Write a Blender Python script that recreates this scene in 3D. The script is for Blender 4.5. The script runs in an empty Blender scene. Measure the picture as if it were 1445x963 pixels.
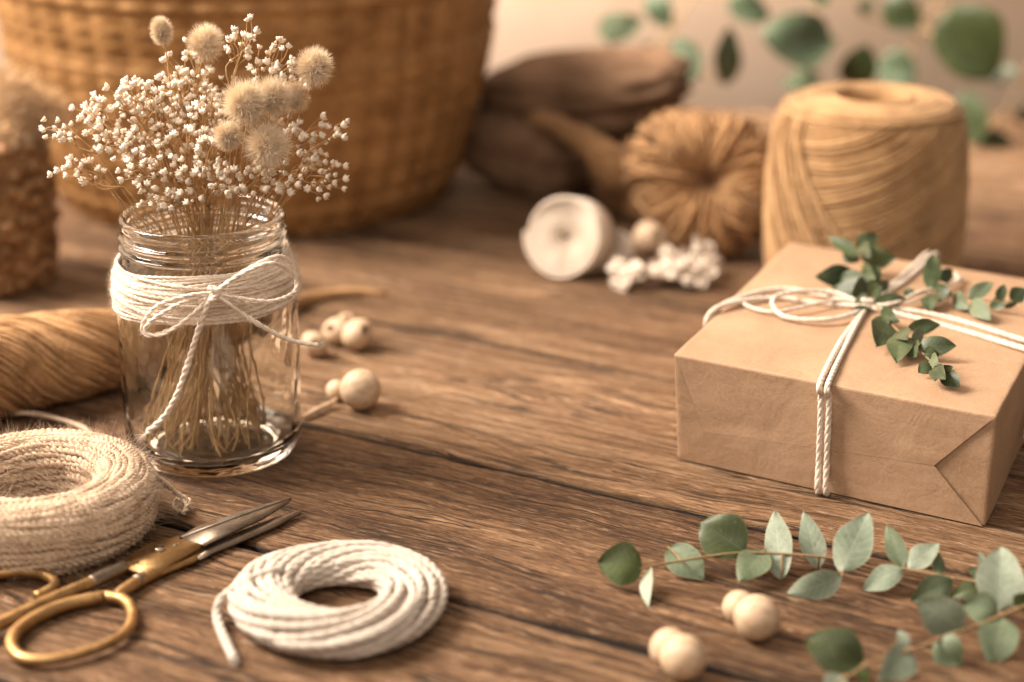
import bpy, bmesh, math, random
import numpy as np
from mathutils import noise as mnoise, Vector
rng = np.random.default_rng(7)
random.seed(7)
C = bpy.context.scene.collection
CM = 0.01
PI = math.pi

# ------------------------------------------------------------------ camera geometry (cm)
CAM_H, PITCH, FPX, PW, PH = 32.0, math.radians(20.0), 2700.0, 1445.0, 963.0
FW = np.array([0, math.cos(PITCH), -math.sin(PITCH)])
UP = np.array([0, math.sin(PITCH), math.cos(PITCH)])
RT = np.array([1.0, 0, 0])
EYE = np.array([0, 0, CAM_H])

def at(x, y, z=0.0):
    """point of the plane at height z (cm) seen at photo position x, y"""
    d = FW + (x - PW / 2) / FPX * RT - (y - PH / 2) / FPX * UP
    return EYE + (z - CAM_H) / d[2] * d

def atY(x, y, Y):
    """point at distance Y (cm) seen at photo position x, y"""
    d = FW + (x - PW / 2) / FPX * RT - (y - PH / 2) / FPX * UP
    return EYE + Y / d[1] * d

def unit(v):
    v = np.asarray(v, float)
    return v / (np.linalg.norm(v) + 1e-12)

# ------------------------------------------------------------------ mesh builder
class MB:
    def __init__(s):
        s.v, s.a, s.q, s.t, s.n = [], [], [], [], 0
    def add(s, verts, quads=None, tris=None, attr=None):
        verts = np.asarray(verts, float).reshape(-1, 3)
        s.v.append(verts)
        s.a.append(np.zeros_like(verts) if attr is None else np.asarray(attr, float).reshape(-1, 3))
        if quads is not None and len(quads): s.q.append(np.asarray(quads, int).reshape(-1, 4) + s.n)
        if tris is not None and len(tris): s.t.append(np.asarray(tris, int).reshape(-1, 3) + s.n)
        s.n += len(verts)
    def mesh(s, name, org=(0, 0, 0), smooth=True):
        V = (np.vstack(s.v) - np.asarray(org, float)) * CM
        A = np.vstack(s.a)
        Q = np.vstack(s.q) if s.q else np.zeros((0, 4), int)
        T = np.vstack(s.t) if s.t else np.zeros((0, 3), int)
        me = bpy.data.meshes.new(name)
        me.vertices.add(len(V)); me.vertices.foreach_set('co', V.astype(np.float32).ravel())
        loops = np.concatenate([Q.ravel(), T.ravel()])
        me.loops.add(len(loops)); me.loops.foreach_set('vertex_index', loops.astype(np.int32))
        me.polygons.add(len(Q) + len(T))
        st = np.concatenate([np.arange(len(Q)) * 4, len(Q) * 4 + np.arange(len(T)) * 3])
        me.polygons.foreach_set('loop_start', st.astype(np.int32))
        at_ = me.attributes.new('co_uv', 'FLOAT_VECTOR', 'POINT')
        at_.data.foreach_set('vector', A.astype(np.float32).ravel())
        me.update(calc_edges=True); me.validate()
        if smooth: me.shade_smooth()
        return me
    def build(s, name, mat, parent=None, smooth=True, label=None):
        """link as ONE mesh object; parent is a thing/part (cm origin kept in ORG)"""
        org = ORG.get(parent.name, (0, 0, 0)) if parent else (0, 0, 0)
        me = s.mesh(name, org, smooth)
        o = bpy.data.objects.new(name, me); me.materials.append(mat); C.objects.link(o)
        if parent: o.parent = parent
        ORG[o.name] = org
        if label: o['label'] = label
        return o
    def single(s, name, mat, org, label, cat, group=None, kind=None, smooth=True, rotz=0.0):
        me = s.mesh(name, org, smooth)
        o = bpy.data.objects.new(name, me); me.materials.append(mat); C.objects.link(o)
        o.location = np.asarray(org, float) * CM
        ORG[o.name] = org
        tag(o, label, cat, group, kind)
        return o
ORG = {}
def tag(o, label=None, cat=None, group=None, kind=None):
    if label: o['label'] = label
    if cat: o['category'] = cat
    if group: o['group'] = group
    if kind: o['kind'] = kind
def thing(name, label, cat, org, group=None):
    o = bpy.data.objects.new(name, None); C.objects.link(o)
    o.empty_display_size = .01
    o.location = np.asarray(org, float) * CM
    ORG[o.name] = np.asarray(org, float)
    tag(o, label, cat, group)
    return o
def from_bm(mb, bm):
    bm.verts.ensure_lookup_table(); bm.verts.index_update()
    v = [x.co[:] for x in bm.verts]
    q = [[y.index for y in f.verts] for f in bm.faces if len(f.verts) == 4]
    t = [[y.index for y in f.verts] for f in bm.faces if len(f.verts) == 3]
    mb.add(v, q, t); bm.free()

# ------------------------------------------------------------------ curves
def spline(P, step=.1):
    P = np.asarray(P, float)
    if len(P) < 3:
        n = max(2, int(np.linalg.norm(P[1] - P[0]) / step) + 1)
        return P[0] + (P[1] - P[0]) * np.linspace(0, 1, n)[:, None]
    Q = np.vstack([2 * P[0] - P[1], P, 2 * P[-1] - P[-2]])
    out = []
    for i in range(1, len(Q) - 2):
        p0, p1, p2, p3 = Q[i - 1:i + 3]
        n = max(2, int(np.linalg.norm(p2 - p1) / step) + 1)
        t = np.linspace(0, 1, n, endpoint=False)[:, None]
        out.append(.5 * (2 * p1 + (p2 - p0) * t + (2 * p0 - 5 * p1 + 4 * p2 - p3) * t ** 2 + (3 * p1 - p0 - 3 * p2 + p3) * t ** 3))
    out.append(P[-1:])
    return np.vstack(out)

def resample(P, step):
    d = np.r_[0, np.cumsum(np.linalg.norm(np.diff(P, axis=0), axis=1))]
    n = max(3, int(d[-1] / step) + 1)
    s = np.linspace(0, d[-1], n)
    return np.stack([np.interp(s, d, P[:, k]) for k in range(3)], 1), s

def frames(P):
    T = np.gradient(P, axis=0)
    T /= np.linalg.norm(T, axis=1)[:, None] + 1e-12
    N = np.zeros_like(P)
    a = np.array([0, 0, 1.0]) if abs(T[0, 2]) < .9 else np.array([1.0, 0, 0])
    n = unit(a - T[0] * (a @ T[0])); N[0] = n
    for i in range(1, len(P)):
        n = n - T[i] * (T[i] @ n)
        l = math.sqrt(n @ n)
        n = n / l if l > 1e-9 else N[i - 1]
        N[i] = n
    return T, N, np.cross(T, N)

def sweep(mb, P, N, B, R, sides, s=None, closed=False, caps=True):
    n = len(P)
    R = np.broadcast_to(np.asarray(R, float), (n,))
    a = np.linspace(0, 2 * PI, sides, endpoint=False)
    V = P[:, None, :] + R[:, None, None] * (N[:, None, :] * np.cos(a)[None, :, None] + B[:, None, :] * np.sin(a)[None, :, None])
    i = np.arange(n - 1 if not closed else n)[:, None]; j = np.arange(sides)[None, :]
    i2 = (i + 1) % n; j2 = (j + 1) % sides
    Q = np.stack(np.broadcast_arrays(i * sides + j, i * sides + j2, i2 * sides + j2, i2 * sides + j), -1).reshape(-1, 4)
    if s is None: s = np.arange(n) * .1
    A = np.stack(np.broadcast_arrays(s[:, None], a[None, :], 0 * a[None, :]), -1).reshape(-1, 3)
    V = V.reshape(-1, 3); T = None
    if caps and not closed:
        V = np.vstack([V, P[0], P[-1]]); A = np.vstack([A, A[0], A[-1]])
        c0, c1 = n * sides, n * sides + 1; jj = np.arange(sides); k = (jj + 1) % sides
        T = np.vstack([np.stack([np.full(sides, c0), k, jj], 1), np.stack([np.full(sides, c1), (n - 1) * sides + jj, (n - 1) * sides + k], 1)])
    mb.add(V, Q, T, A)

def tube(mb, P, R, sides=8, step=.1, closed=False, smoothed=True):
    P = np.asarray(P, float)
    if smoothed:
        if np.isscalar(R): Pr, s = resample(spline(P, step), step); Rr = R
        else:
            S = spline(np.hstack([P, np.asarray(R, float)[:, None]]), step) if False else None
            d = np.r_[0, np.cumsum(np.linalg.norm(np.diff(P, axis=0), axis=1))]
            sp = spline(P, step); Pr, s = resample(sp, step)
            Rr = np.interp(s / s[-1], d / d[-1], R)
    else:
        Pr, Rr = P, R; s = np.r_[0, np.cumsum(np.linalg.norm(np.diff(P, axis=0), axis=1))]
    T, N, B = frames(Pr)
    sweep(mb, Pr, N, B, Rr, sides, s, closed)

def rope(mb, P, R, n=3, pitch=.7, step=.1, sides=6, smoothed=True, taper=True, frac=.58, rnd=0.0):
    """a twisted cord: n strands wound round the path"""
    P = np.asarray(P, float)
    if smoothed: P = spline(P, step)
    P, s = resample(P, step)
    T, N, B = frames(P)
    RR = np.full(len(P), R)
    if rnd: RR = RR * (1 + rnd * np.interp(s, np.arange(0, s[-1] + 1, .5), rng.normal(size=len(np.arange(0, s[-1] + 1, .5)))))
    if taper:
        RR[0] *= .5; RR[-1] *= .5
    ph0 = rng.uniform(0, 6)
    for k in range(n):
        a = 2 * PI * (s / pitch + k / n) + ph0
        off = N * np.cos(a)[:, None] + B * np.sin(a)[:, None]
        sweep(mb, P + off * (RR * (1 - frac))[:, None], N, B, RR * frac, sides, s)
    return P

def hairs(mb, base, d, L, r=.008, droop=0.0, curl=.3):
    """many thin tapered fibres: base (n,3), direction (n,3), length (n,)"""
    n = len(base)
    if n == 0: return
    base = np.asarray(base, float); d = np.asarray(d, float); d = d / (np.linalg.norm(d, axis=1)[:, None] + 1e-9)
    L = np.broadcast_to(L, (n,)); 
    a = np.where(np.abs(d[:, 2:3]) < .9, [[0, 0, 1.0]], [[1.0, 0, 0]])
    u = np.cross(d, a); u /= np.linalg.norm(u, axis=1)[:, None]; w = np.cross(d, u)
    c = rng.normal(size=(n, 2)) * curl
    V = []
    for t, rr in ((0, 1.0), (.4, .8), (.75, .5), (1, .12)):
        p = base + d * (L * t)[:, None] + (u * c[:, :1] + w * c[:, 1:]) * (L * t * t)[:, None]
        p[:, 2] -= droop * L * t * t
        for k in range(3):
            an = 2 * PI * k / 3
            V.append(p + (u * math.cos(an) + w * math.sin(an)) * (r * rr))
    V = np.stack(V, 1)                      # n,12,3
    q = []
    for g in range(3):
        for k in range(3):
            q.append([g * 3 + k, g * 3 + (k + 1) % 3, g * 3 + 3 + (k + 1) % 3, g * 3 + 3 + k])
    Q = (np.arange(n)[:, None, None] * 12 + np.array(q)[None]).reshape(-1, 4)
    A = np.zeros((n, 12, 3)); A[:, :, 0] = np.repeat([0, .4, .75, 1.0], 3)[None]; A[:, :, 1] = rng.random(n)[:, None]
    mb.add(V.reshape(-1, 3), Q, None, A.reshape(-1, 3))

def fuzz(mb, P, n, L=.35, r=.007, spread=.1, curl=.6):
    """loose fibres standing off a cord's path"""
    i = rng.integers(0, len(P) - 1, n)
    d = rng.normal(size=(n, 3))
    hairs(mb, P[i] + d * spread * .5 / (np.linalg.norm(d, axis=1)[:, None]), d, L * rng.uniform(.4, 1.3, n), r, 0, curl)

def lathe(mb, prof, seg=96, center=(0, 0, 0), closed=False, smooth_n=0, wob=None):
    P = np.asarray(prof, float)
    if smooth_n:
        P3 = np.hstack([P, np.zeros((len(P), 1))])
        out = []
        Q = np.vstack([2 * P3[0] - P3[1], P3, 2 * P3[-1] - P3[-2]])
        for i in range(1, len(Q) - 2):
            p0, p1, p2, p3 = Q[i - 1:i + 3]
            t = np.linspace(0, 1, smooth_n, endpoint=False)[:, None]
            out.append(.5 * (2 * p1 + (p2 - p0) * t + (2 * p0 - 5 * p1 + 4 * p2 - p3) * t ** 2 + (3 * p1 - p0 - 3 * p2 + p3) * t ** 3))
        out.append(P3[-1:]); P = np.vstack(out)[:, :2]
        P[:, 0] = np.maximum(P[:, 0], 0.0)
    a = np.linspace(0, 2 * PI, seg, endpoint=False)
    n = len(P)
    V = np.stack([P[:, 0][:, None] * np.cos(a), P[:, 0][:, None] * np.sin(a), np.broadcast_to(P[:, 1][:, None], (n, seg))], -1)
    if wob is not None: V = wob(V)
    i = np.arange(n if closed else n - 1)[:, None]; j = np.arange(seg)[None]
    i2 = (i + 1) % n; j2 = (j + 1) % seg
    Q = np.stack(np.broadcast_arrays(i * seg + j, i * seg + j2, i2 * seg + j2, i2 * seg + j), -1).reshape(-1, 4)
    A = np.stack(np.broadcast_arrays(a[None, :], P[:, 1][:, None], P[:, 0][:, None]), -1).reshape(-1, 3)
    mb.add(V.reshape(-1, 3) + np.asarray(center, float), Q, None, A)

def ball(mb, c, r, seg=24, squash=(1, 1, 1), hole=0.0, axis=(0, 0, 1)):
    """a turned bead; hole > 0 drills a channel along the axis"""
    if hole:
        t0 = math.asin(hole / r)
        th = np.linspace(t0, PI - t0, 22)
        prof = [(r * math.sin(t), r * math.cos(t)) for t in th]
        prof = prof + [(hole * .92, prof[-1][1] + .12 * r), (hole * .9, 0), (hole * .92, prof[0][1] - .12 * r)]
        closed = True
    else:
        th = np.linspace(.001, PI - .001, 18); prof = [(r * math.sin(t), r * math.cos(t)) for t in th]; closed = False
    m = MB(); lathe(m, prof, seg, closed=closed)
    V = m.v[0] * np.asarray(squash)
    z = unit(axis); x = unit(np.cross(z, [.3, .9, .2])); y = np.cross(z, x)
    mb.add(V @ np.stack([x, y, z]) + np.asarray(c, float), m.q[0], None, V)

# ------------------------------------------------------------------ materials
def newmat(name):
    m = bpy.data.materials.new(name); m.use_nodes = True
    nt = m.node_tree; b = nt.nodes['Principled BSDF']
    return m, nt, b
def N(nt, typ, **kw):
    n = nt.nodes.new(typ)
    for k, v in kw.items():
        if k.startswith('_'): setattr(n, k[1:], v)
        else:
            k2 = k.replace('__', ' ')
            n.inputs[k2].default_value = v
    return n
def L(nt, a, b): nt.links.new(a, b)
def ramp(nt, stops, interp='LINEAR'):
    r = nt.nodes.new('ShaderNodeValToRGB'); r.color_ramp.interpolation = interp
    e = r.color_ramp.elements
    while len(e) < len(stops): e.new(.5)
    for x, (p, c) in zip(e, stops):
        x.position = p; x.color = (*c, 1) if not np.isscalar(c) else (c, c, c, 1)
    return r
def sc(nt, vec, s, off=None):
    m = nt.nodes.new('ShaderNodeMapping'); m.vector_type = 'POINT'
    m.inputs['Scale'].default_value = s if not np.isscalar(s) else (s, s, s)
    L(nt, vec, m.inputs['Vector'])
    return m.outputs[0]
def noise(nt, vec, scale=1.0, detail=4.0, rough=.5, dist=0.0):
    n = N(nt, 'ShaderNodeTexNoise', Scale=scale, Detail=detail, Roughness=rough, Distortion=dist)
    if vec is not None: L(nt, vec, n.inputs['Vector'])
    return n
def math_(nt, op, a, b=None, clamp=False):
    n = nt.nodes.new('ShaderNodeMath'); n.operation = op; n.use_clamp = clamp
    for i, x in enumerate((a, b)):
        if x is None: continue
        if np.isscalar(x): n.inputs[i].default_value = x
        else: L(nt, x, n.inputs[i])
    return n.outputs[0]
def mixc(nt, f, a, b, mode='MIX'):
    n = nt.nodes.new('ShaderNodeMix'); n.data_type = 'RGBA'; n.blend_type = mode
    for i, x in ((0, f), (6, a), (7, b)):
        if isinstance(x, (int, float)): n.inputs[i].default_value = x
        elif isinstance(x, tuple): n.inputs[i].default_value = (*x, 1)
        else: L(nt, x, n.inputs[i])
    return n.outputs[2]
def bump(nt, b, h, strength=.5, dist=.001):
    n = N(nt, 'ShaderNodeBump', Strength=strength, Distance=dist); L(nt, h, n.inputs['Height']); L(nt, n.outputs[0], b.inputs['Normal'])
def objco(nt):
    return N(nt, 'ShaderNodeTexCoord').outputs['Object']
def attrco(nt):
    a = nt.nodes.new('ShaderNodeAttribute'); a.attribute_name = 'co_uv'; return a.outputs['Vector']

def mat_wood():
    m, nt, b = newmat('weathered_wood')
    geo = nt.nodes.new('ShaderNodeNewGeometry')
    co = sc(nt, objco(nt), 100.0)                                  # cm
    off = nt.nodes.new('ShaderNodeVectorMath'); off.operation = 'SCALE'
    off.inputs[0].default_value = (71, 13, 5); L(nt, geo.outputs['Random Per Island'], off.inputs['Scale'])
    add = nt.nodes.new('ShaderNodeVectorMath'); L(nt, co, add.inputs[0]); L(nt, off.outputs[0], add.inputs[1])
    v = add.outputs[0]
    # the grain wanders sideways
    wn = noise(nt, sc(nt, v, (.07, .22, .22)), 1, 3)
    wv = nt.nodes.new('ShaderNodeVectorMath'); wv.operation = 'MULTIPLY_ADD'
    L(nt, wn.outputs['Color'], wv.inputs[0]); wv.inputs[1].default_value = (0, 2.6, 0); L(nt, v, wv.inputs[2])
    wn2 = noise(nt, sc(nt, v, (.5, 1.2, 1.2)), 1, 2)
    wv2 = nt.nodes.new('ShaderNodeVectorMath'); wv2.operation = 'MULTIPLY_ADD'
    L(nt, wn2.outputs['Color'], wv2.inputs[0]); wv2.inputs[1].default_value = (0, .35, 0); L(nt, wv.outputs[0], wv2.inputs[2])
    g = wv2.outputs[0]
    broad = noise(nt, sc(nt, g, (.05, .55, .55)), 1, 3, .55)
    patch = noise(nt, sc(nt, v, (.09, .2, .2)), 1, 4, .6)
    band = noise(nt, sc(nt, g, (.13, 2.6, 2.6)), 1, 6, .66)
    fine = noise(nt, sc(nt, g, (.50, 11.0, 11.0)), 1, 6, .68)
    micro = noise(nt, sc(nt, g, (2.4, 30, 30)), 1, 4, .65)
    rip = noise(nt, sc(nt, g, (1.6, 5.0, 5.0)), 1, 3, .6)
    t = math_(nt, 'ADD', math_(nt, 'MULTIPLY', broad.outputs[0], .26), math_(nt, 'MULTIPLY', band.outputs[0], .34))
    t = math_(nt, 'ADD', t, math_(nt, 'MULTIPLY', fine.outputs[0], .40))
    t = math_(nt, 'ADD', t, math_(nt, 'MULTIPLY', math_(nt, 'SUBTRACT', micro.outputs[0], .5), .34))
    t = math_(nt, 'ADD', t, math_(nt, 'MULTIPLY', math_(nt, 'SUBTRACT', rip.outputs[0], .5), .10))
    t = math_(nt, 'ADD', t, math_(nt, 'MULTIPLY', math_(nt, 'SUBTRACT', geo.outputs['Random Per Island'], .5), .07))
    r = ramp(nt, [(.36, (.040, .017, .007)), (.43, (.130, .060, .025)), (.50, (.245, .130, .061)), (.56, (.355, .206, .108)), (.65, (.56, .37, .23))])
    L(nt, t, r.inputs[0])
    # greyish worn patches
    pr = ramp(nt, [(.48, 0.0), (.66, .5)]); L(nt, patch.outputs[0], pr.inputs[0])
    col = mixc(nt, pr.outputs[0], r.outputs[0], mixc(nt, 1.0, r.outputs[0], (1.12, 1.1, 1.12), 'MULTIPLY'))
    # long dark fissures
    fis = noise(nt, sc(nt, g, (.055, 1.5, 1.5)), 1, 2, .5)
    fd = math_(nt, 'ABSOLUTE', math_(nt, 'SUBTRACT', fis.outputs[0], .5))
    fm = noise(nt, sc(nt, v, (.12, .5, .5)), 1, 2)
    fr = ramp(nt, [(.0, 1.0), (.010, .8), (.022, 0.0)]); L(nt, fd, fr.inputs[0])
    fk = ramp(nt, [(.44, 0.0), (.50, 1.0)]); L(nt, fm.outputs[0], fk.inputs[0])
    fiss = math_(nt, 'MULTIPLY', fr.outputs[0], fk.outputs[0])
    col = mixc(nt, math_(nt, 'MULTIPLY', fiss, .85), col, (.022, .011, .006))
    # pale flecks: worn chips, with light caught on raised grain painted in
    ch = noise(nt, sc(nt, g, (.85, 9, 9)), 1, 3, .6); cm = ramp(nt, [(.60, 0.0), (.66, .7)]); L(nt, ch.outputs[0], cm.inputs[0])
    col = mixc(nt, cm.outputs[0], col, (.50, .335, .21))
    # short pores
    po = noise(nt, sc(nt, g, (.8, 14, 14)), 1, 3, .55)
    pm = ramp(nt, [(.0, 1.0), (.33, 1.0), (.39, 0.0)]); L(nt, po.outputs[0], pm.inputs[0])
    col = mixc(nt, math_(nt, 'MULTIPLY', pm.outputs[0], .6), col, (.035, .017, .008))
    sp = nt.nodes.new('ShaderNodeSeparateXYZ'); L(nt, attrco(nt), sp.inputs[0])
    col = mixc(nt, math_(nt, 'MULTIPLY', sp.outputs[0], .95), col, (.016, .008, .004))  # paints the joint shade over the wood colour
    L(nt, col, b.inputs['Base Color'])
    rr = ramp(nt, [(.3, .75), (.7, .58)]); L(nt, t, rr.inputs[0]); L(nt, rr.outputs[0], b.inputs['Roughness'])
    b.inputs['Specular IOR Level'].default_value = .3
    h = math_(nt, 'ADD', math_(nt, 'MULTIPLY', fine.outputs[0], .8), math_(nt, 'MULTIPLY', band.outputs[0], .7))
    h = math_(nt, 'ADD', h, math_(nt, 'MULTIPLY', micro.outputs[0], .5))
    h = math_(nt, 'ADD', h, math_(nt, 'MULTIPLY', rip.outputs[0], .45))
    h = math_(nt, 'SUBTRACT', h, math_(nt, 'MULTIPLY', fiss, 1.0))
    h = math_(nt, 'SUBTRACT', h, math_(nt, 'MULTIPLY', pm.outputs[0], .4))
    bump(nt, b, h, 1.0, .0036)
    return m

def mat_fibre(name, col, var=.25, nscale=12.0, rough=.9, sheen=.25, bscale=60., bstr=.35, trans=0.0):
    """matt yarn, twine or straw: colour wanders, tiny fibres in the bump"""
    m, nt, b = newmat(name)
    co = sc(nt, objco(nt), 100.0)
    n1 = noise(nt, co, nscale * .1, 4, .6); n2 = noise(nt, co, bscale * .1, 3, .6)
    lo = tuple(c * (1 - var) ** (1 + .25 * i) for i, c in enumerate(col)); hi = tuple(min(1, c * (1 + var * .6)) for c in col)
    t = math_(nt, 'ADD', math_(nt, 'MULTIPLY', n1.outputs[0], .6), math_(nt, 'MULTIPLY', n2.outputs[0], .4))
    r = ramp(nt, [(.36, lo), (.52, col), (.66, hi)]); L(nt, t, r.inputs[0])
    L(nt, r.outputs[0], b.inputs['Base Color'])
    b.inputs['Roughness'].default_value = rough
    b.inputs['Sheen Weight'].default_value = sheen; b.inputs['Sheen Roughness'].default_value = .5
    b.inputs['Specular IOR Level'].default_value = .2
    if trans: b.inputs['Subsurface Weight'].default_value = trans; b.inputs['Subsurface Radius'].default_value = (.002, .0015, .001); b.inputs['Subsurface Scale'].default_value = 1.0
    bump(nt, b, n2.outputs[0], bstr, .0006)
    return m

def mat_paper():
    m, nt, b = newmat('kraft_paper')
    co = sc(nt, objco(nt), 100.0)
    n1 = noise(nt, co, .35, 4, .55); n2 = noise(nt, co, 9, 5, .7); n3 = noise(nt, sc(nt, co, (3, 3, 14)), 2.2, 3, .6, .6)
    t = math_(nt, 'ADD', math_(nt, 'MULTIPLY', n1.outputs[0], .4), math_(nt, 'MULTIPLY', n2.outputs[0], .4))
    t = math_(nt, 'ADD', t, math_(nt, 'MULTIPLY', n3.outputs[0], .2))
    r = ramp(nt, [(.36, (.285, .176, .104)), (.5, (.365, .230, .140)), (.66, (.435, .286, .184))]); L(nt, t, r.inputs[0])
    # flecks
    fl = noise(nt, co, 26, 2, .5); fr = ramp(nt, [(.66, 0.0), (.72, .35)]); L(nt, fl.outputs[0], fr.inputs[0])
    L(nt, mixc(nt, fr.outputs[0], r.outputs[0], (.30, .17, .08)), b.inputs['Base Color'])
    b.inputs['Roughness'].default_value = .62; b.inputs['Specular IOR Level'].default_value = .3
    w = noise(nt, co, .55, 3, .55, .8); vo = N(nt, 'ShaderNodeTexVoronoi', Scale=.75); vo.feature = 'DISTANCE_TO_EDGE'
    wd = noise(nt, co, .9, 2); vm = nt.nodes.new('ShaderNodeVectorMath'); vm.operation = 'MULTIPLY_ADD'
    L(nt, wd.outputs['Color'], vm.inputs[0]); vm.inputs[1].default_value = (1.6, 1.6, 1.6); L(nt, co, vm.inputs[2]); L(nt, vm.outputs[0], vo.inputs['Vector'])
    cr = ramp(nt, [(.0, 0.0), (.06, 1.0)]); L(nt, vo.outputs['Distance'], cr.inputs[0])
    h = math_(nt, 'ADD', math_(nt, 'MULTIPLY', w.outputs[0], 1.1), math_(nt, 'MULTIPLY', n2.outputs[0], .16))
    h = math_(nt, 'ADD', h, math_(nt, 'MULTIPLY', cr.outputs[0], .05))
    bump(nt, b, h, .36, .0015)
    return m

def mat_leaf(name, dark, light, vein=.25, rough=.45):
    m, nt, b = newmat(name)
    co = sc(nt, objco(nt), 100.0)
    n1 = noise(nt, co, 1.1, 4, .6); n2 = noise(nt, co, 14, 3, .6)
    t = math_(nt, 'ADD', math_(nt, 'MULTIPLY', n1.outputs[0], .7), math_(nt, 'MULTIPLY', n2.outputs[0], .3))
    oi = nt.nodes.new('ShaderNodeObjectInfo')
    t = math_(nt, 'ADD', t, math_(nt, 'MULTIPLY', math_(nt, 'SUBTRACT', oi.outputs['Random'], .5), .22))
    r = ramp(nt, [(.36, dark), (.64, light)]); L(nt, t, r.inputs[0])
    # veins: u along, v across (-1..1)
    sep = nt.nodes.new('ShaderNodeSeparateXYZ'); L(nt, attrco(nt), sep.inputs[0])
    av = math_(nt, 'ABSOLUTE', sep.outputs[1])
    mid = ramp(nt, [(.0, 1.0), (.045, 0.0)]); L(nt, av, mid.inputs[0])
    sv = math_(nt, 'SINE', math_(nt, 'MULTIPLY', math_(nt, 'SUBTRACT', sep.outputs[0], math_(nt, 'MULTIPLY', av, .22)), 46.0))
    side = ramp(nt, [(.86, 0.0), (1.0, .5)]); L(nt, sv, side.inputs[0])
    vv = math_(nt, 'MAXIMUM', mid.outputs[0], side.outputs[0])
    col = mixc(nt, math_(nt, 'MULTIPLY', vv, vein), r.outputs[0], tuple(min(1, c * 1.7 + .03) for c in light))
    edge = ramp(nt, [(.9, 0.0), (1.0, .5)]); L(nt, av, edge.inputs[0])
    col = mixc(nt, edge.outputs[0], col, (light[0] * 1.5 + .05, light[1] * 1.2 + .02, light[2] * 1.1))
    sp = noise(nt, co, 5.5, 2, .5); sr = ramp(nt, [(.66, 0.0), (.71, .55)]); L(nt, sp.outputs[0], sr.inputs[0])
    col = mixc(nt, sr.outputs[0], col, (.16, .115, .05))
    L(nt, col, b.inputs['Base Color'])
    b.inputs['Roughness'].default_value = rough; b.inputs['Specular IOR Level'].default_value = .4
    h = math_(nt, 'SUBTRACT', math_(nt, 'MULTIPLY', n1.outputs[0], .5), math_(nt, 'MULTIPLY', vv, .25))
    bump(nt, b, h, .3, .0008)
    tr = nt.nodes.new('ShaderNodeBsdfTranslucent'); L(nt, col, tr.inputs[0])
    mx = nt.nodes.new('ShaderNodeMixShader'); mx.inputs[0].default_value = .18
    L(nt, b.outputs[0], mx.inputs[1]); L(nt, tr.outputs[0], mx.inputs[2])
    L(nt, mx.outputs[0], nt.nodes['Material Output'].inputs[0])
    return m

def mat_metal(name, col, rough, var=.3, tarn=(.1, .06, .03)):
    m, nt, b = newmat(name)
    co = sc(nt, objco(nt), 100.0)
    n1 = noise(nt, co, 1.6, 5, .65); n2 = noise(nt, sc(nt, co, (1, 1, 1)), 9, 4, .6)
    r = ramp(nt, [(.35, tarn), (.52, col), (.7, tuple(min(1, c * 1.2) for c in col))]); L(nt, n1.outputs[0], r.inputs[0])
    L(nt, mixc(nt, var, col, r.outputs[0]), b.inputs['Base Color'])
    b.inputs['Metallic'].default_value = 1.0
    rr = ramp(nt, [(.3, rough * .75), (.7, min(1, rough * 1.5))]); L(nt, n2.outputs[0], rr.inputs[0]); L(nt, rr.outputs[0], b.inputs['Roughness'])
    bump(nt, b, n2.outputs[0], .12, .0005)
    return m

def mat_bead():
    m, nt, b = newmat('pale_bead_wood')
    co = sc(nt, objco(nt), 100.0); oi = nt.nodes.new('ShaderNodeObjectInfo')
    ad = nt.nodes.new('ShaderNodeVectorMath'); L(nt, co, ad.inputs[0]); L(nt, oi.outputs['Random'], ad.inputs[1])
    n1 = noise(nt, sc(nt, ad.outputs[0], (1.5, 6, 3)), 1, 4, .6, .6)
    r = ramp(nt, [(.33, (.37, .24, .145)), (.5, (.49, .345, .225)), (.68, (.56, .415, .29))]); L(nt, n1.outputs[0], r.inputs[0])
    L(nt, r.outputs[0], b.inputs['Base Color']); b.inputs['Roughness'].default_value = .6
    bump(nt, b, n1.outputs[0], .1, .0005)
    return m

def mat_glass():
    m, nt, b = newmat('jar_glass')
    b.inputs['Base Color'].default_value = (.985, 1.0, .988, 1)
    b.inputs['Roughness'].default_value = 0.0
    b.inputs['IOR'].default_value = 1.40
    b.inputs['Transmission Weight'].default_value = 1.0
    co = sc(nt, objco(nt), 100.0); n = noise(nt, co, .55, 2, .5)
    bump(nt, b, n.outputs[0], .22, .004)
    return m

def mat_wall():
    m, nt, b = newmat('peach_plaster')
    co = sc(nt, objco(nt), 100.0); n1 = noise(nt, co, .06, 4, .55); n2 = noise(nt, co, .9, 4, .6)
    r = ramp(nt, [(.35, (.68, .50, .36)), (.65, (.77, .59, .45))]); L(nt, n1.outputs[0], r.inputs[0])
    L(nt, r.outputs[0], b.inputs['Base Color']); b.inputs['Roughness'].default_value = .9
    bump(nt, b, n2.outputs[0], .2, .002)
    return m

def mat_cloth(name, lo, hi):
    m, nt, b = newmat(name)
    co = sc(nt, objco(nt), 100.0); n1 = noise(nt, co, .5, 4, .6); n2 = noise(nt, co, 12, 3, .6)
    r = ramp(nt, [(.35, lo), (.65, hi)]); L(nt, n1.outputs[0], r.inputs[0]); L(nt, r.outputs[0], b.inputs['Base Color'])
    b.inputs['Roughness'].default_value = .9; b.inputs['Specular IOR Level'].default_value = .2
    bump(nt, b, n2.outputs[0], .4, .001)
    return m

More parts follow.
